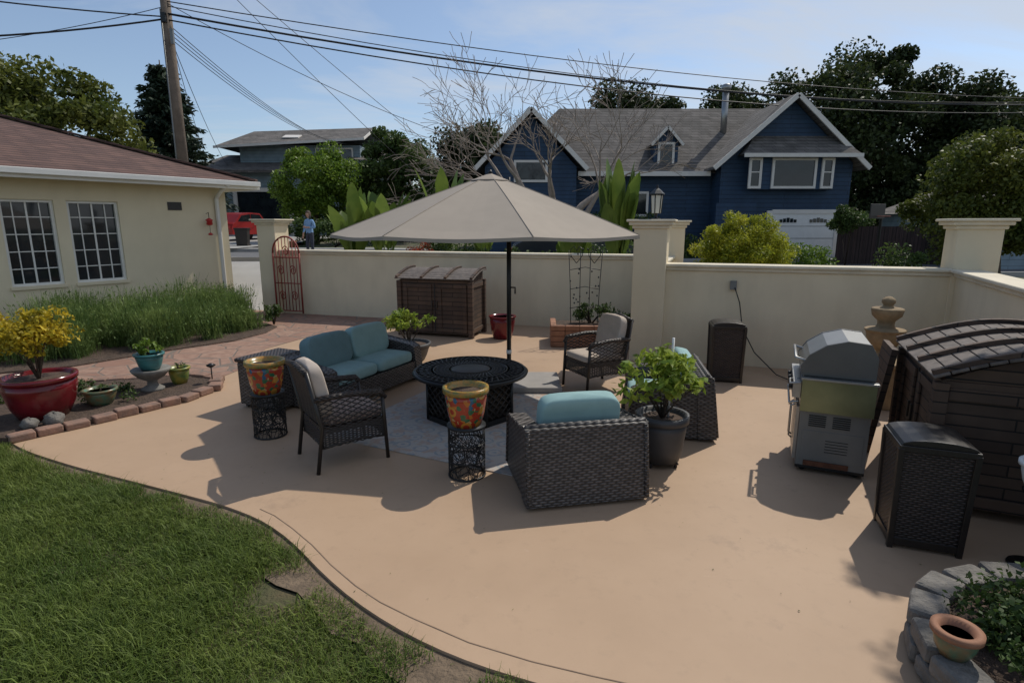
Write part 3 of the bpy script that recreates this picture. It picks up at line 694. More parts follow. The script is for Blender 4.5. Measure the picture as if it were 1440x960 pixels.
# ------------------------------------------------------------------ utility pole and wires
b=B(); b.tube([(-12.2,22,.5),(-12.2,22,13)],[.2,.15],'pole',16)
b.tube([(-12.35,21.85,.5),(-12.32,21.86,9.5)],.03,'steeld',6)
b.beam((-13.3,22,11.8),(-11.1,22,11.8),.1,.13,'pole'); b.box((-12.2,21.8,9.2),(.16,.14,.3),'black'); b.box((-12.0,21.85,8.6),(.1,.1,.5),'steeld')
b.obj('utility_pole')
def cable(b,p,q,sag,r):
    p=Vector(p);q=Vector(q); b.tube([p.lerp(q,t)-Vector((0,0,sag*4*t*(1-t))) for t in np.linspace(0,1,20)],r,'wire',6)
b=B(); pz=(-12.1,21.9)
cable(b,(*pz,9.35),(29,33,8.5),.85,.036); cable(b,(*pz,9.15),(29,33,8.1),.95,.024)
cable(b,(*pz,9.75),(29,33,8.8),.6,.018); cable(b,(*pz,9.6),(29,33,8.65),1.0,.016)
cable(b,(*pz,9.9),(-30,14,8.9),.7,.02); cable(b,(*pz,9.2),(-26,17,7.4),.5,.03); cable(b,(*pz,9.25),(-24,12,8.6),.4,.022)
cable(b,(*pz,9.6),(-28,20,7.5),.6,.012); cable(b,(-12.2,22,11.8),(-30,8,12),.3,.012); cable(b,(-12.6,22,11.8),(-20,4,11.5),.3,.01)
for k in range(4): cable(b,(*pz,9.0-.15*k),(-14.5+k*.5,47,8.6-.1*k),.5+.1*k,.014)
for k in range(4): cable(b,(*pz,8.95-.12*k),(-27+k*1.5,47,6.6),.5,.014)
cable(b,(-11.6,22,11.8),(-4,34,3.6),.2,.012); cable(b,(-11.3,22,11.8),(-1,36,3.8),.2,.012); cable(b,(*pz,9.7),(1,29,5.2),.6,.012)
b.obj('overhead_cables')
# ------------------------------------------------------------------ trees
tree('cypress_tree',(27,45,1),(27.5,46,8.0),(9.0,6,7.4),120,1.7,80000,.34,'lf_dark',.7,low=-.85,shell=.5)
tree('cypress_tree',(38,42,1),(37,42,6.5),(6,6,5.8),60,1.7,34000,.34,'lf_dark',.6,low=-.85,shell=.5)
tree('cypress_tree',(19,52,1),(19,52,8.3),(4.8,4,5.4),50,1.5,24000,.34,'lf_dark',.5,shell=.5)
tree('oak_tree',(9,52,1),(10.0,52,8.8),(6.5,4,4.8),60,1.4,26000,.34,'lf_dark',.5,shell=.5)
tree('oak_tree',(-2.5,44,1),(-2.5,44,5.8),(3.6,3,3.6),35,1.3,16000,.33,'lf_dark',.4)
tree('laurel_tree',(11.6,13.6,0),(11.3,13.6,2.75),(1.9,1.7,1.65),75,.45,40000,.10,'lf_olive',.12,low=-.95,shell=.5)
tree('broadleaf_tree',(-26,31,0.6),(-24.5,31,6.0),(6.2,4,3.9),80,1.1,36000,.27,'lf_olive',.4,low=-.8)
tree('broadleaf_tree',(-36,34,0.6),(-34,34,7.0),(6,4,4.2),45,1.3,18000,.3,'lf_mid',.4,low=-.7)
tree('round_green_tree',(-11.9,35,1.1),(-11.7,35,4.3),(2.7,2.3,2.3),80,.65,34000,.17,'lf_bright',.2,low=-.9)
tree('broadleaf_tree',(-7.2,38,1.2),(-7.2,38,5.2),(2.6,2.3,3.3),55,.8,24000,.23,'lf_mid',.25,low=-.9)
e=empty('spruce_tree',(-23,40,1)); b=B(); b.tube([(0,0,-.2),(0,0,11.6)],[.3,.03],'bark',8); pts=[];dr=[]
for k in range(170):
    z=1.8+9.4*(k/170)**.9; r=4.1*(1-z/11.9)**.8*random.uniform(.65,1.15)+.15; a=k*2.4+random.uniform(-.3,.3)
    d=Vector((math.cos(a),math.sin(a),-.12)); tipv=Vector((0,0,z))+d*r+Vector((0,0,.12*r)); b.tube([(0,0,z),Vector((0,0,z))+d*r*.6,tipv],[.05,.03,.008],'bark',4)
    m_=int(40+110*r/3)
    t=rng.random(m_)**.7; q=np.array([0,0,z])+np.outer(t,np.array(tipv)-np.array([0,0,z]))+rng.normal(size=(m_,3))*np.array([.16,.16,.12])*(.5+r/4); q[:,2]-=.12*t
    pts.append(q); dr.append(np.tile(np.array([d.x,d.y,-.3]),(m_,1)))
V,F=leafquads(np.concatenate(pts),.42,.35,dirs=np.concatenate(dr)); npmesh('foliage',V,F,'lf_con',e); b.obj('trunk_and_limbs',parent=e)
tree('overhanging_tree',(8.0,4.6,-.06),(6.0,5.95,6.1),(1.0,1.0,.6),16,.26,1700,.10,'lf_mid',.10)
bush('yellow_green_shrub',(4.5,11.2,-.05),(4.5,11.2,1.25),(.98,.75,1.12),160,.2,42000,.07,'lf_yel',.3,shell=.55)
bush('low_shrub',(8.9,12.6,-.05),(8.9,12.6,.8),(1.0,.8,.9),30,.3,7000,.08,'lf_mid')
bush('round_shrub',(14.3,24.6,.3),(14.3,24.6,2.1),(.75,.6,.8),25,.3,5000,.12,'lf_mid')
bush('hedge_row',(0,16.2,0),(.3,16.2,.75),(4.2,.7,.9),80,.4,16000,.1,'lf_mid')
bush('flowering_shrub',(-2.6,15,0),(-2.4,15,1.3),(.5,.4,.35),16,.16,1600,.06,'flower')
bush('street_shrub',(-9.5,31,.9),(-9.3,31,1.7),(3.2,1,.9),50,.5,9000,.15,'lf_mid')
bush('street_shrub',(5,27.8,.4),(4.5,28,1.2),(4.8,.6,1.5),60,.5,14000,.16,'lf_mid')
bush('street_shrub',(8.5,17.5,.2),(8.4,17.5,.9),(1.6,.7,.8),30,.35,7000,.1,'lf_bright')
P=[];
for k in range(170):
    x=-170+2*k; y=75+12*math.sin(k*1.7); r=random.uniform(3,5.2); zc=random.uniform(1.5,3.2)+1
    q=unit(rng.normal(size=(420,3)))*np.array([r,r,r*.8])*rng.uniform(.6,1,(420,1))+np.array([x,y,zc]); P.append(q)
P=np.concatenate(P); V,F=leafquads(P,.9,.7); npmesh('distant_tree_line',V,F,'lf_dark')
def banana(name,base,n,hmin,hmax,spread,seed):
    random.seed(seed); b=B(); 
    for k in range(n):
        a=2*math.pi*k/n+random.uniform(-.5,.5); H=random.uniform(hmin,hmax); out=spread*random.uniform(.3,1); w=random.uniform(.17,.28)
        d=Vector((math.cos(a),math.sin(a),0)); sd=Vector((-math.sin(a),math.cos(a),0))
        def pt(t): return d*(out*(t**1.8)+.05)+Vector((0,0,H*(t-.14*t**3)))
        path=[pt(t) for t in np.linspace(0,.55,6)]; b.tube(path,[.035,.03,.026,.022,.018,.014],'lf_banana',6)
        vs=[];NS=12
        tw=random.uniform(-.9,.9)
        for i in range(NS+1):
            t=.5+.5*i/NS; c=pt(t); ww=w*math.sin(math.pi*min(1,(i+.35)/(NS+.35))**.8)**.7 if i<NS else .004
            s2=(sd*math.cos(tw)+d*math.sin(tw)); up=Vector((0,0,.25))
            rag=random.uniform(.85,1.05)
            vs+=[c-s2*ww*rag+up*ww,c,c+s2*ww*rag+up*ww]
        fs=[]
        for i in range(NS): fs+=[(3*i,3*i+1,3*i+4,3*i+3),(3*i+1,3*i+2,3*i+5,3*i+4)]
        b.add(vs,fs,'lf_banana',True)
    return b.obj(name,base,fixn=False)
banana('bird_of_paradise_plant',(-4.05,15.0,0),15,2.5,3.7,.8,3)
banana('bird_of_paradise_plant',(-3.3,14.9,0),12,2.3,3.5,.8,5)
banana('bird_of_paradise_plant',(-1.9,16.2,0),12,2.8,4.2,1.0,8)
banana('bird_of_paradise_plant',(-.8,15.8,0),9,2.5,3.8,.8,9)
banana('bird_of_paradise_plant',(2.35,12.9,0),16,2.7,4.3,.5,12)
banana('bird_of_paradise_plant',(1.4,13.2,0),9,2.0,3.0,.7,14)
# bare tree
random.seed(21); b=B()
def branch(p,d,L,r,lev):
    n_=4; pts=[p]; rs=[r]; q=p.copy(); dd=d.copy()
    for i in range(n_):
        dd=(dd+Vector((random.gauss(0,.15),random.gauss(0,.13),random.gauss(0.01,.12)))).normalized(); q=q+dd*L/n_; pts.append(q.copy()); rs.append(max(.0085,r*(1-.5*(i+1)/n_)))
    b.tube(pts,rs,'palebark',8 if lev<2 else (5 if lev<4 else 3),caps=False)
    if lev>=5: return
    k=3 if lev<2 else random.choice((3,3,4))
    for i in range(k):
        j_=random.choice((2,3,4)) if i else 4; az=random.uniform(0,6.28); sp=random.uniform(.3,.8)
        o_=dd.orthogonal().normalized(); o_=Matrix.Rotation(az,3,dd)@o_
        nd=(dd*math.cos(sp)+o_*math.sin(sp)); nd.z+= .06; nd.y*=.8
        branch(pts[j_],nd.normalized(),L*random.uniform(.66,.86),rs[j_]*.7,lev+1)
b.tube([(2.4,0,-.2),(2.1,0,1.2),(1.5,0,2.1)],[.26,.22,.2],'palebark',10)
branch(Vector((1.5,0,2.1)),Vector((-.85,0,.50)).normalized(),2.0,.17,0)
branch(Vector((1.6,0,2.0)),Vector((.65,.1,.7)).normalized(),1.8,.14,1)
branch(Vector((1.5,0,2.1)),Vector((-.15,.1,1)).normalized(),1.5,.13,1)
branch(Vector((.6,0,2.7)),Vector((-.5,.1,.8)).normalized(),1.5,.12,1)
branch(Vector((1.8,0,1.7)),Vector((.95,.1,.55)).normalized(),1.7,.11,1)
b.obj('bare_tree',(0,18,0))
# ------------------------------------------------------------------ patio furniture
ns=8; rad=1.88; cx,cy=-.26,7.1; za,zr_=2.68,1.99; ph0=R(14)
rings=10;sub=6
vs=[];
for k in range(ns*sub):
    a=ph0+2*math.pi*k/(ns*sub); f=(k%sub)/sub
    chord=math.cos(math.pi/ns)/math.cos((f-.5)*2*math.pi/ns); 
    for i in range(rings+1):
        t=i/rings; r=rad*t*chord
        zz=za-(za-zr_)*(t**1.08)-.035*math.sin(math.pi*f)*t*(1 if t<1 else .7)
        vs.append((cx+r*math.cos(a),cy+r*math.sin(a),zz))
    r=rad*chord; vs.append((cx+(r+.005)*math.cos(a),cy+(r+.005)*math.sin(a),zr_-.05+.012*math.cos(2*math.pi*f)))
m_=rings+2;fs=[]
for k in range(ns*sub):
    k2=(k+1)%(ns*sub)
    for i in range(rings+1): fs.append((k*m_+i,k2*m_+i,k2*m_+i+1,k*m_+i+1))
U=empty('patio_umbrella',(cx,cy,0))
bb=B(); bb.add([(x-cx,y-cy,z) for x,y,z in vs],fs,'canvas',False)
for k in range(ns):
    a=ph0+2*math.pi*k/ns
    bb.tube([((rad*t)*math.cos(a),(rad*t)*math.sin(a),za-(za-zr_)*t**1.08+.003) for t in np.linspace(0.02,1,8)],.004,'canvas',5)
bb.lathe([(.24,-.068),(.23,-.058),(.02,.018),(.0,.02)],'canvas',(0,0,za),n=8,sm=False,ph=ph0); bb.lathe([(.022,.0),(.026,.02),(.008,.05)],'black',(0,0,za+.015),n=12)
bb.obj('canopy',parent=U,fixn=False)
b=B(); px,py=.22,.3
b.tube([(px,py,.03),(px,py,2.48)],.03,'black',14); b.tube([(px,py,2.46),(px*.5,py*.5,2.56),(0,0,2.57)],.026,'black',10)
b.tube([(px,py,2.44),(px,py,2.68)],.02,'black',8)
b.tube([(px,py,.42),(px,py,.47)],.036,'white',12)
for k in range(ns):
    a=ph0+2*math.pi*k/ns; c,s=math.cos(a),math.sin(a)
    b.tube([((rad*t)*c,(rad*t)*s,za-(za-zr_)*t**1.08-.03) for t in (.02,.5,1)],.009,'black',5); b.tube([(px*.6,py*.6,2.05),(rad*.5*c,rad*.5*s,za-(za-zr_)*.47-.03)],.008,'black',5)
b.lathe([(.05,0),(.05,.08)],'black',(px*.6,py*.6,2.02),n=12)
b.tube([(px,py,1.3),(px+.08,py-.03,1.3),(px+.08,py-.03,1.22)],.012,'black',6)
b.obj('pole_and_ribs',parent=U)
b=B(); b.box((0,0,.045),(.95,.8,.08),'greycon'); b.lathe([(.09,.08),(.07,.1),(.05,.25)],'black',(-.2,.08,0),n=14); b.v=[(x+.42,y+.22,z) for x,y,z in b.v]; b.obj('base',parent=U,bev=.02,rz=0)
b=B(); b.box((0,0,.006),(2.1,2.5,.008),'rug'); b.obj('area_rug',(-.4,6.1,0),-.45)
# fire table
b=B(); b.lathe([(.60,.0),(.63,.01),(.64,.035),(.61,.05)],'black',(0,0,.48),n=40); b.lathe([(.22,.0),(.22,.008),(.2,.012)],'frame',(0,0,.53),n=24)
b.lathe([(.5,0.0),(.5,.06)],'black',(0,0,0.01),n=8,sm=False,ph=.39); b.lathe([(.46,0.06),(.46,.42)],'frame',(0,0,0.01),n=8,sm=False,ph=.39); b.lathe([(.5,.42),(.53,.48)],'black',(0,0,0.0),n=8,sm=False,ph=.39)
for k in range(8):
    a0=.39+k*math.pi/4;a1=a0+math.pi/4; p=Vector((.49*math.cos(a0),.49*math.sin(a0),0));q=Vector((.49*math.cos(a1),.49*math.sin(a1),0))
    b.tube([(p.x,p.y,.02),(p.x,p.y,.45)],.022,'black',6)
    nn=4
    for i in range(-nn,nn+1):
        for sgn in(1,-1):
            u0=i/nn; u1=u0+1.0
            z0_,z1_=.08,.42
            a_,c_=max(u0,0),min(u1,1)
            if c_<=a_: continue
            zz0=z0_+(z1_-z0_)*(a_-u0); zz1=z0_+(z1_-z0_)*(c_-u0)
            if sgn<0: zz0,zz1=z0_+z1_-zz0,z0_+z1_-zz1
            A_=p.lerp(q,a_);C_=p.lerp(q,c_); b.tube([(A_.x,A_.y,zz0),(C_.x,C_.y,zz1)],.011,'frame',4)
for k in range(48):
    a=2*math.pi*k/48
    for r2 in (.31,.51):
        b.box((r2*math.cos(a),r2*math.sin(a),.533),(.17,.011,.006),'frame',rz=a+.5); b.box((r2*math.cos(a),r2*math.sin(a),.536),(.17,.011,.006),'frame',rz=a-.5)
for r_ in (.40,.595): b.lathe([(r_,.53),(r_,.54),(r_+.015,.54),(r_+.015,.53)],'black',n=40)
b.obj('fire_pit_table',(-.46,6.12,0),bev=0)
def seat(name,loc,yaw,w,d,n=1,cmat='blue',bh=.66,ah=.54,cm2=None):
    E0=empty(name,(*loc,0),yaw); b=B(); t=.14
    b.b2(-d/2+.06,d/2-.02,-w/2+t,w/2-t,.05,.28,'wicker')
    for s in(-1,1):
        y0_,y1_=(w/2-t,w/2) if s>0 else (-w/2,-w/2+t)
        b.prism([(-d/2-.0,.03),(d/2+.02,.03),(d/2-.04,ah-.03),(d/2-.10,ah),(-d/2+.1,bh-.02),(-d/2+.02,bh)],y0_,y1_,'wicker')
        y3=s*(w/2+.004)
        b.tube([(d/2+.0,y3,.06),(d/2-.05,y3,ah-.03),(d/2-.12,y3,ah+.0),(-d/2+.1,y3,bh-.02)],.014,'wicker',6)
    b.prism([(-d/2-.06,.03),(-d/2+.12,.03),(-d/2+.16,bh-.03),(-d/2+.1,bh+.01),(-d/2+.02,bh)],-w/2-.012,w/2+.012,'wicker')
    for s in(-1,1):
        for x in(-d/2+.08,d/2-.08): b.box((x,s*(w/2-.08),.015),(.05,.05,.03),'frame')
        b.tube([(-d/2-.062,s*(w/2-.01),.05),(-d/2+.018,s*(w/2-.01),bh-.01)],.02,'wicker',6)
    b.tube([(-d/2+.06,-w/2,bh+.005),(-d/2+.06,w/2,bh+.005)],.022,'wicker',8)
    b.obj('wicker_frame',parent=E0,bev=.03)
    b=B(); cw=(w-2*t)/n
    for k in range(n):
        y=-w/2+t+cw*(k+.5)
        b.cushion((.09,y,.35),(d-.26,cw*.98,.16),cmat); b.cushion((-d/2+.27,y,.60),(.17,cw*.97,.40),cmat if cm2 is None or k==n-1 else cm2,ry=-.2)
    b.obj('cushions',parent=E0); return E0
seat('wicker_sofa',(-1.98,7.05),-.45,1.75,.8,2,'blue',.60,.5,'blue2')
seat('wicker_armchair',(.5,4.42),R(101),.95,.78,1,'blue',.62,.53)
seat('wicker_armchair',(1.62,5.82),R(171),.95,.82,1,'blue',.66,.53)
b=B(); b.box((0,0,.29),(.62,.62,.5),'wicker'); b.box((0,0,.565),(.66,.66,.05),'wickerd'); 
for x in(-.25,.25):
    for y in(-.25,.25): b.box((x,y,.02),(.05,.05,.04),'frame')
b.obj('wicker_side_table',(-2.78,6.55,0),-.45,bev=.02)
def lattice(b,p,q,r_,s_,n,rad_,m):
    p,q,r_,s_=map(Vector,(p,q,r_,s_))
    def bl(u,v): return (p*(1-u)+q*u)*(1-v)+(s_*(1-u)+r_*u)*v
    for i in range(-n,n):
        for sg in(0,1):
            u0=i/n; a_=max(u0,0);c_=min(u0+1,1)
            if c_-a_<.02: continue
            v0,v1=a_-u0,c_-u0
            if sg: v0,v1=1-v0,1-v1
            b.tube([bl(a_,v0),bl((a_+c_)/2,(v0+v1)/2),bl(c_,v1)],rad_,m,4,caps=False)
def lchair(name,loc,yaw):
    E0=empty(name,(*loc,0),yaw); b=B(); w=.56;d=.56
    for s in(-1,1):
        y=s*w/2
        b.tube([(-d/2-.06,y,0),(-d/2+.0,y,.4),(-d/2-.1,y*.95,.9)],.018,'frame',8)
        b.tube([(d/2+.02,y,0),(d/2,y,.40),(d/2-.01,y,.6)],.018,'frame',8)
        b.tube([(-d/2-.06,y,.66),(-.05,y*1.04,.67),(d/2-.04,y*1.05,.645),(d/2+.02,y,.58)],[.024,.03,.03,.02],'wickerd',8)
        lattice(b,(-d/2,y,.38),(d/2,y,.38),(d/2,y,.62),(-d/2-.04,y,.64),6,.006,'frame')
        lattice(b,(-d/2-.0,y,.22),(d/2,y,.22),(d/2,y,.38),(-d/2,y,.38),8,.006,'frame')
        b.tube([(-d/2,y,.22),(0,y,.25),(d/2,y,.22)],.01,'frame',6)
    b.box((0,0,.37),(d,w,.05),'wickerd')
    lattice(b,(d/2,-w/2,.22),(d/2,w/2,.22),(d/2,w/2,.36),(d/2,-w/2,.36),8,.006,'frame'); lattice(b,(-d/2,-w/2,.22),(-d/2,w/2,.22),(-d/2,w/2,.36),(-d/2,-w/2,.36),8,.006,'frame')
    for x in(-d/2,d/2): b.tube([(x,-w/2,.22),(x,0,.25),(x,w/2,.22)],.01,'frame',6)
    lattice(b,(-d/2,-w/2,.42),(-d/2,w/2,.42),(-d/2-.1,w/2*.95,.88),(-d/2-.1,-w/2*.95,.88),14,.0075,'frame')
    b.tube([(-d/2-.1,-w/2*.95,.89),(-d/2-.12,0,.93),(-d/2-.1,w/2*.95,.89)],.028,'wickerd',8)
    b.obj('frame',parent=E0)
    b=B(); b.cushion((.02,0,.44),(d-.02,w-.05,.10),'seatpat' if yaw<2 else 'beige'); b.cushion((-d/2+.03,0,.70),(.12,w-.08,.48),'beige',ry=-.2); b.obj('cushions',parent=E0)
lchair('woven_chair',(-1.55,4.98),R(36)); lchair('woven_chair',(1.08,7.25),R(207))
def stand(name,loc):
    b=B(); r=.155
    for z in(.01,.15,.3,.44): b.tube([(r*math.cos(t),r*math.sin(t),z) for t in np.linspace(0,2*math.pi,25)],.006 if z!=.01 else .009,'black',5,caps=False)
    for k in range(50):
        a=2*math.pi*k/50; dt=random.uniform(-.5,.5); b.tube([(r*math.cos(a+dt*t+.15*math.sin(9*t+k)),r*math.sin(a+dt*t+.15*math.sin(9*t+k)),.01+.43*t) for t in np.linspace(0,1,8)],.003,'black',4,caps=False)
    for k in range(56):
        z=random.uniform(.03,.40); a=random.uniform(0,6.28); b.tube([(r*math.cos(a+t),r*math.sin(a+t),z+.05*math.sin(3*t+k)) for t in np.linspace(0,2.2,9)],.003,'black',4,caps=False)
    b.lathe([(.165,.44),(.165,.455)],'black',n=24); return b.obj(name,(*loc,0))
def pot(b,r0,r1,hh,m,c=(0,0,0),rim=None,lip=.03,n=28,soil=True,bulge=.01):
    b.lathe([(r0,0),(r0+(r1-r0)*.35+bulge,hh*.3),(r0+(r1-r0)*.75+bulge,hh*.7),(r1,hh-lip)],m,c,n)
    b.lathe([(r1+.001,hh-lip),(r1+.018,hh-lip+.005),(r1+.018,hh),(r1-.012,hh),(r1-.02,hh-.03),(r1-.05,hh-.05)],rim or m,c,n)
    if soil: b.lathe([(r1-.02,hh-.045),(r1-.02,hh-.042)],'soil',c,n)
stand('wire_plant_stand',(-2.46,5.5)); stand('wire_plant_stand',(-.385,4.56))
for l in((-2.46,5.5,.455),(-.385,4.56,.455)):
    b=B(); pot(b,.125,.175,.33,'tal',rim='talrim',lip=.05); b.obj('talavera_pot',l)
def potplant(name,loc,pots,leafc,rad,n,ls,mat,asp=.45,nst=7,cr=.1,ncl=24,z0=None,low=-.5):
    E0=empty(name,loc); b=B(); pots(b); b.obj('pot',parent=E0)
    P,K=crown(leafc,rad,ncl,cr,n,low,.45); V,F=leafquads(P,ls,asp); npmesh('foliage',V,F,mat,E0)
    b=B()
    for i in range(nst):
        k=Vector(K[rng.integers(0,len(K))]); b.tube([(0,0,z0 or .1),Vector((k.x*.4,k.y*.4,(k.z+(z0 or .1))/2)),k],[.012,.008,.004],'bark',5)
    b.obj('stems',parent=E0); return E0
def gp(b):
    pot(b,.165,.215,.42,'gpot',(0,0,.05),lip=.07)
    b.box((0,0,.042),(.26,.26,.014),'black')
    for x in(-.11,.11):
        for y in(-.11,.11): b.tube([(x-.01,y,.018),(x+.01,y,.018)],.018,'black',10)
    b.tube([(.06,.03,.42),(.07,.03,1.14)],.012,'white',8)
potplant('potted_citrus',(1.33,4.8,0),gp,(-.05,0,.76),(.34,.30,.28),800,.10,'lf_citrus',.42,14,.13,24,.42)
potplant('potted_shrub',(-1.63,8.8,0),lambda b:pot(b,.24,.33,.28,'gpot',lip=.06),(0,0,.57),(.40,.32,.2),600,.09,'lf_citrus',.42,9,.11,18,.22)
b=B(); pot(b,.17,.24,.43,'redglaze'); b.obj('red_glazed_pot',(-.18,10.55,0))
potplant('potted_golden_shrub',(-5.12,5.95,.05),lambda b:pot(b,.22,.33,.46,'redglaze',lip=.05,bulge=.03),(-.02,0,.86),(.42,.38,.36),3400,.055,'lf_gold',.5,12,.12,40,.40)
potplant('green_pot_with_sprout',(-4.78,6.35,.05),lambda b:pot(b,.10,.16,.19,'green',bulge=.015),(0,0,.2),(.09,.09,.03),30,.04,'lf_mid',.4,2,.03,5,.15)
def urnp(b):
    b.lathe([(.13,0),(.13,.03),(.06,.07),(.055,.12),(.14,.17),(.20,.23),(.225,.27),(.21,.285),(.1,.26)],'urn')
    pot(b,.10,.155,.21,'teal',(0,0,.265))
potplant('urn_with_potted_succulent',(-4.55,6.95,.05),urnp,(0.02,0,.54),(.15,.15,.12),420,.05,'lf_bright',.5,5,.05,14,.45)
potplant('yellow_pot_with_sprout',(-4.38,7.25,.05),lambda b:pot(b,.08,.12,.22,'yelglaze'),(0,0,.24),(.07,.07,.03),30,.04,'lf_mid',.4,2,.03,5,.18)
b=B(); b.tube([(0,0,0),(0,0,.22)],.008,'black',6); b.lathe([(.015,.2),(.05,.22),(.06,.235),(.01,.26)],'black',n=14); b.obj('path_light',(-3.98,7.3,.05))
def rock(name,loc,s):
    b=B(); vs=[];nu,nv=12,8
    for j_ in range(nv+1):
        ph=-math.pi/2+math.pi*j_/nv
        for i in range(nu):
            t=2*math.pi*i/nu; k=1+.16*math.sin(3*t+j_)+random.uniform(-.06,.06); vs.append((s[0]*k*math.cos(ph)*math.cos(t),s[1]*k*math.cos(ph)*math.sin(t),s[2]*k*math.sin(ph)))
    b.add(vs,[(j_*nu+i,j_*nu+(i+1)%nu,(j_+1)*nu+(i+1)%nu,(j_+1)*nu+i) for j_ in range(nv) for i in range(nu)],'graystone',True); b.obj(name,loc)
rock('rock',(-4.80,5.68,.1),(.10,.08,.08)); rock('rock',(-4.95,5.55,.1),(.08,.07,.06)); rock('rock',(-5.6,5.6,.1),(.12,.09,.07))
bush('ground_ivy',(-5.6,6.6,.05),(-5.4,6.6,.1),(1.0,.5,.08),20,.1,1500,.04,'lf_mid')
bush('gate_shrub',(-5.05,11.9,.03),(-5.05,11.9,.3),(.15,.15,.25),10,.1,500,.07,'lf_mid')
def shed(name,loc,yaw,w,d,hf,hb):
    """front faces -Y local"""
    E0=empty(name,(*loc,0),yaw); b=B()
    b.b2(-w/2,w/2,-d/2,d/2,.06,hf-.05,'wood'); 
    prof=[(-d/2,hf-.05)]+[(-d/2+d*t,hf-.05+(hb-hf)*math.sin(t*math.pi/2*1.15)) for t in np.linspace(0,1,9)[1:]]+[(d/2,hf-.05)]
    b.prism(prof,-w/2+.01,w/2-.01,'wood','x')
    for x in(-w/2,w/2):
        for y in(-d/2,d/2): b.b2(x-.045,x+.045,y-.045,y+.045,0,hf-.06,'wood')
    for s in(-1,1):
        for z in(.12,hf-.14): b.b2(s*w/2-.02,s*w/2+.02,-d/2+.05,d/2-.05,z-.045,z+.045,'wood')
    b.b2(-.008,.008,-d/2-.012,-d/2-.001,.1,hf-.1,'wire')
    for x in(-w/2+.12,-.1,.1,w/2-.12): b.b2(x-.04,x+.04,-d/2-.022,-d/2-.002,.1,hf-.12,'wood')
    for z in(.14,hf-.16):
        for sx in(-1,1): b.b2(min(sx*.142,sx*(w/2-.162)),max(sx*.142,sx*(w/2-.162)),-d/2-.02,-d/2-.002,z-.04,z+.04,'wood')
    b.box((.05,-d/2-.035,hf*.55),(.02,.02,.14),'frame'); b.box((-.05,-d/2-.035,hf*.55),(.02,.02,.14),'frame')
    b.obj('cabinet',parent=E0,bev=.008)
    b=B(); 
    def arc(t): return Vector((0,-d/2-.07+(d+.1)*t,hf-.02+(hb-hf)*math.sin(t*math.pi/2*1.15)))
    ns_=9
    for i in range(ns_):
        p=arc(i/ns_+.004);q=arc((i+1)/ns_-.004); c=(p+q)/2; an=math.atan2(q.z-p.z,q.y-p.y); b.box((0,c.y,c.z),(w+.14,(q-p).length,.022),'lidwood',rx=an)
    for x in(-w/2-.03,-w/6,w/6,w/2+.03):
        pts=[arc(t)+Vector((x,0,.03)) for t in np.linspace(0,1,12)]
        for p,q in zip(pts[:-1],pts[1:]): b.beam(p,q+(q-p)*.05,.05,.04,'wood')
    b.obj('arched_lid',parent=E0,bev=.005)
shed('wooden_storage_shed',(-1.36,11.05),-.28,1.45,.72,1.12,1.27)
shed('wooden_storage_shed',(3.74,4.38),R(-114.5),1.3,.82,1.05,1.27)
b=B()
for lay in range(4):
    zc=.05+lay*.095
    for k in range(4): b.box((-.38+.25*k,-.4,zc),(.243,.1,.088),'terra')
    for k in range(3):
        for s in(-1,1): b.box((s*.455,-.22+.25*k,zc),(.1,.243,.088),'terra')
b.b2(-.4,.4,-.34,.45,.02,.33,'soil'); b.obj('brick_planter',(1.2,10.15,0),-.05,bev=.008)
b=B()
for x in(-.24,-.08,.08,.24): b.tube([(x,0,.3),(x*1.1,0,1.0),(x*(1.25 if abs(x)>.1 else 1.1),0,1.65)],.007,'black',5)
for z in(.6,.95,1.3): b.tube([(-.27,0,z),(0,0,z+.05),(.27,0,z)],.006,'black',5)
for cx_ in(-.16,.16):
    for s in(-1,1): b.tube([(cx_,0,1.42),(cx_+s*.1,0,1.55),(cx_+s*.11,0,1.66),(cx_+s*.05,0,1.72),(cx_,0,1.64)],.007,'black',5)
for k in range(26):
    z=random.uniform(.5,1.7);x=random.uniform(-.27,.27); b.lathe([(.003,-.02),(.018,0),(.003,.02)],'black',(x,0,z),n=5)
b.obj('metal_trellis',(1.32,10.3,0),-.1)
bush('climbing_plant',(1.45,10.3,.3),(1.5,10.3,.5),(.35,.2,.2),14,.12,900,.06,'lf_mid')
bush('wall_foot_plant',(2.05,9.9,0),(1.95,10.0,.35),(.3,.25,.3),14,.12,1200,.07,'lf_mid')
bricks('brick_edging',[(1.7,9.75),(2.2,9.55)],hh=.12)
def binn(name,loc,yaw,w,d,hh):
    b=B(); b.box((0,0,(hh-.07)/2+.02),(w*.92,d*.92,hh-.09),'wickerd',top=1.07)
    for x in(-1,1):
        for y in(-1,1): b.beam((x*w*.455,y*d*.455,0),(x*w*.49,y*d*.49,hh-.06),.035,.035,'frame',up=(0,1,0))
    b.box((0,0,.05),(w*.97,d*.97,.05),'frame'); b.box((0,0,hh-.06),(w*1.04,d*1.06,.04),'frame')
    b.prism([(-w*.5,hh-.04)]+[(w*.5*math.cos(t),hh-.04+.045*math.sin(t)) for t in np.linspace(math.pi,0,9)][1:-1]+[(w*.5,hh-.04)],-d*.5,d*.5,'frame')
    return b.obj(name,(*loc,0),yaw,bev=.008)
binn('wicker_trash_bin',(2.76,3.55),-.36,.42,.40,.76); binn('wicker_trash_bin',(2.93,7.62),-.2,.42,.36,.82)
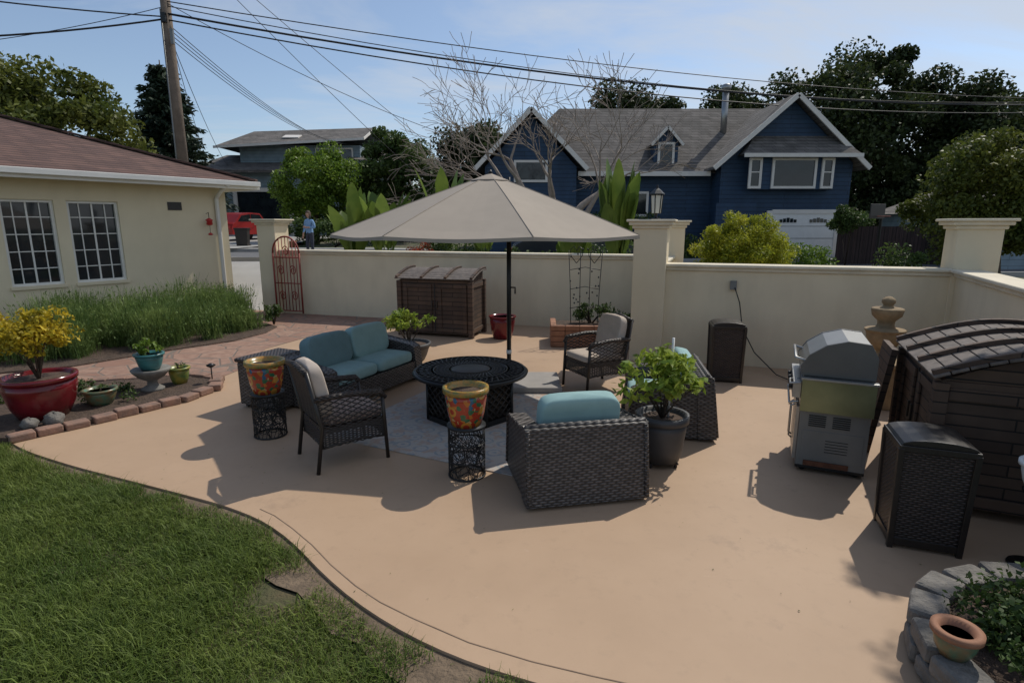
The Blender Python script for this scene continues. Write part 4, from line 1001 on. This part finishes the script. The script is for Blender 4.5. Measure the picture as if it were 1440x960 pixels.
# grill
G=empty('gas_grill',(2.84,4.84,0),-.43); d=.52;L_=.66
b=B()
b.b2(-d/2,d/2,-L_/2,L_/2,.06,.60,'steeld'); b.b2(-d/2-.01,d/2+.01,-L_/2-.01,L_/2+.01,.60,.80,'steel')
b.b2(-d/2-.075,-d/2-.012,-L_/2-.02,L_/2+.02,.66,.80,'steel')
for k in range(4):
    y=-L_/2+.1+k*.155; b.tube([(-d/2-.075,y,.73),(-d/2-.105,y,.73)],.024,'black',12)
b.b2(-d/2+.03,d/2-.03,-L_/2-.004,-L_/2+.02,.12,.38,'steeld')
for col in(-.13,.05):
    for k in range(6): b.b2(col-.06,col+.07,-L_/2-.008,-L_/2-.001,.42+.018*k,.429+.018*k,'black')
for k in range(5): b.b2(-.05,.12,-L_/2-.008,-L_/2-.005,.20+.025*k,.206+.025*k,'black')
b.b2(-.2,.14,-L_/2-.010,-L_/2-.001,.065,.11,'rust')
b.b2(-d/2-.03,-d/2-.002,-L_/2+.03,-.01,.1,.57,'steel'); b.b2(-d/2-.03,-d/2-.002,.01,L_/2-.03,.1,.57,'steel')
for y in(-.05,.05): b.tube([(-d/2-.035,y,.2),(-d/2-.06,y,.22),(-d/2-.06,y,.5),(-d/2-.035,y,.52)],.009,'steel',6)
b.b2(-d/2,d/2,-L_/2,L_/2,.035,.058,'black')
for x in(-.2,.2):
    for y in(-.27,.27): b.tube([(x,y-.015,.03),(x,y+.015,.03)],.03,'black',12)
b.obj('cabinet_and_controls',parent=G,bev=.008)
b=B()
b.b2(-d/2-.01,d/2+.01,-L_/2-.06,-L_/2-.014,.56,.83,'olive'); b.b2(-d/2-.02,d/2+.02,-L_/2-.07,-L_/2-.012,.832,.85,'steel')
b.b2(-d/2+.02,d/2-.02,L_/2+.015,L_/2+.3,.80,.83,'steel')
b.tube([(-d/2-.02,-L_/2-.05,.80),(-d/2-.10,-L_/2-.05,.79),(-d/2-.10,-L_/2+.10,.79),(-d/2-.02,-L_/2+.10,.80)],.01,'steel',6)
b.tube([(-d/2-.02,-L_/2+.02,.62),(-d/2-.09,-L_/2+.02,.60),(-d/2-.09,L_/2-.03,.60),(-d/2-.02,L_/2-.03,.62)],.01,'steel',6)
b.obj('side_shelves',parent=G,bev=.006)
b=B(); prof=[(-d/2-.02,.855),(-d/2-.03,.93),(-d/2+.03,1.03),(-d/2+.15,1.12),(-d/2+.30,1.165),(d/2-.06,1.15),(d/2+.0,1.04),(d/2+.0,.855)]
b.b2(-d/2,d/2,-L_/2+.02,L_/2-.02,.80,.854,'hood')
b.prism(prof,-L_/2+.03,L_/2-.03,'steel'); b.prism([(x*1.01,z+.004) for x,z in prof],-L_/2,-L_/2+.03,'hood'); b.prism([(x*1.01,z+.004) for x,z in prof],L_/2-.03,L_/2,'hood')
b.tube([(-d/2+.0,-L_/2+.06,.97),(-d/2-.07,-L_/2+.06,.99),(-d/2-.07,L_/2-.06,.99),(-d/2,L_/2-.06,.97)],.014,'steel',8)
b.obj('hood',parent=G,bev=.01)
b=B(); b.box((0,0,.25),(.34,.34,.5),'stone'); b.box((0,0,.52),(.4,.4,.05),'stone')
b.lathe([(.13,.545),(.14,.57),(.07,.62),(.06,.66),(.13,.72),(.18,.82),(.19,.89),(.21,.905),(.21,.925),(.10,.94),(.085,.98),(.09,1.02),(.15,1.08),(.165,1.15),(.16,1.165),(.06,1.18),(.045,1.195),(.07,1.23),(.068,1.265),(.03,1.295),(.01,1.30)],'stone',n=28); b.obj('stone_urn_with_finial',(4.30,6.45,0),-.4,bev=0.01)
b=B(); b.box((0,0,.5),(.05,.5,1.0),'wood',ry=.12); b.obj('leaning_board',(3.5,5.25,0),-.43)
SP=empty('round_stone_planter',(2.72,2.12,0)); b=B()
for lay in range(2):
    nb=19; rr=.74
    for k in range(nb):
        a=2*math.pi*(k+.5*lay)/nb; b.box(((rr+random.uniform(-.015,.015))*math.cos(a),(rr+random.uniform(-.015,.015))*math.sin(a),.055+.107*lay),(.17,.245-.02,.1),'graystone',rz=a+random.uniform(-.07,.07))
b.obj('stone_blocks',parent=SP,bev=.022)
b=B(); b.lathe([(.68,.0),(.67,.16),(.3,.19),(.02,.2)],'soil',n=30); b.obj('soil',parent=SP)
P,K=crown((-.05,.08,.24),(.6,.58,.14),60,.13,12000,-.1,.1); V,F=leafquads(P,.038,.55); npmesh('groundcover',V,F,'lf_mid',SP)
b=B(); pot(b,.055,.082,.13,'green',rim='terra',lip=.03,bulge=.012); b.obj('small_glazed_pot',(1.98,2.22,.215))
b=B(); b.tube([(0,0,0),(0,0,.5)],.015,'black',8); b.lathe([(.12,0),(.12,.015)],'black',n=16); b.lathe([(.11,.5),(.11,.51)],'black',n=16); pot(b,.09,.13,.18,'white',(0,0,.51)); b.obj('white_pot_on_stand',(3.24,3.2,0))
n=160; P=np.stack([rng.uniform(-3.5,3,n),rng.uniform(2.6,8,n),np.full(n,.006)],1); V,F=leafquads(P,.016,.6); V[:,2]=.004+.004*rng.random(len(V)); npmesh('fallen_leaves',V,F,'lf_olive')
# ------------------------------------------------------------------ light, sky, camera
az=R(44); el=R(51)
w=bpy.data.worlds.new('World'); sc.world=w; w.use_nodes=True; nt=w.node_tree; nt.nodes.clear()
sky=nt.nodes.new('ShaderNodeTexSky'); sky.sky_type='NISHITA'; sky.sun_disc=False; sky.sun_elevation=el; sky.sun_rotation=az; sky.altitude=50; sky.air_density=1.0; sky.dust_density=.7; sky.ozone_density=2.4
tc=nt.nodes.new('ShaderNodeTexCoord'); sp=nt.nodes.new('ShaderNodeSeparateXYZ'); nt.links.new(tc.outputs['Generated'],sp.inputs[0])
def mth(op,a,b_):
    n=nt.nodes.new('ShaderNodeMath'); n.operation=op
    for i,v in enumerate((a,b_)):
        if isinstance(v,bpy.types.NodeSocket): nt.links.new(v,n.inputs[i])
        else: n.inputs[i].default_value=v
    return n.outputs[0]
zz=mth('ADD',sp.outputs[2],.18); uu_=mth('DIVIDE',sp.outputs[0],zz); vv_=mth('DIVIDE',sp.outputs[1],zz)
cb=nt.nodes.new('ShaderNodeCombineXYZ'); nt.links.new(mth('MULTIPLY',mth('ADD',uu_,mth('MULTIPLY',vv_,.5)),.7),cb.inputs[0]); nt.links.new(mth('MULTIPLY',mth('SUBTRACT',vv_,mth('MULTIPLY',uu_,.25)),1.9),cb.inputs[1])
no=nt.nodes.new('ShaderNodeTexNoise'); no.inputs['Scale'].default_value=1.2; no.inputs['Detail'].default_value=9; no.inputs['Roughness'].default_value=.6; no.inputs['Distortion'].default_value=.5; nt.links.new(cb.outputs[0],no.inputs['Vector'])
nf=mth('ADD',no.outputs['Fac'],mth('MULTIPLY',sp.outputs[0],.20))
cr_=nt.nodes.new('ShaderNodeValToRGB'); cr_.color_ramp.elements[0].position=.42; cr_.color_ramp.elements[1].position=.66; nt.links.new(nf,cr_.inputs[0])
fac=mth('ADD',mth('MULTIPLY',cr_.outputs[0],.62),.10)
mx=nt.nodes.new('ShaderNodeMix'); mx.data_type='RGBA'; nt.links.new(fac,mx.inputs[0]); nt.links.new(sky.outputs[0],mx.inputs[6]); mx.inputs[7].default_value=(4.9,5.3,5.9,1)
bg=nt.nodes.new('ShaderNodeBackground'); bg.inputs[1].default_value=.12; nt.links.new(mx.outputs[2],bg.inputs[0]); wo=nt.nodes.new('ShaderNodeOutputWorld'); nt.links.new(bg.outputs[0],wo.inputs[0])
sl=bpy.data.lights.new('sun','SUN'); sl.energy=3.3; sl.angle=R(.53); sl.color=(1,.94,.84); so=bpy.data.objects.new('sun',sl); COL.objects.link(so)
sd_=Vector((math.sin(az)*math.cos(el),math.cos(az)*math.cos(el),math.sin(el))); so.rotation_euler=(-sd_).to_track_quat('-Z','Y').to_euler(); so.location=(20,20,30)
cam=bpy.data.cameras.new('camera'); cam.lens=20; cam.sensor_width=36; cam.clip_end=2000; cam.clip_start=.05
co_=bpy.data.objects.new('camera',cam); COL.objects.link(co_); co_.location=(0,0,2.1); co_.rotation_euler=(R(90-11.6),0,0); sc.camera=co_
sc.view_settings.view_transform='Standard'; sc.view_settings.look='None'; sc.view_settings.exposure=0
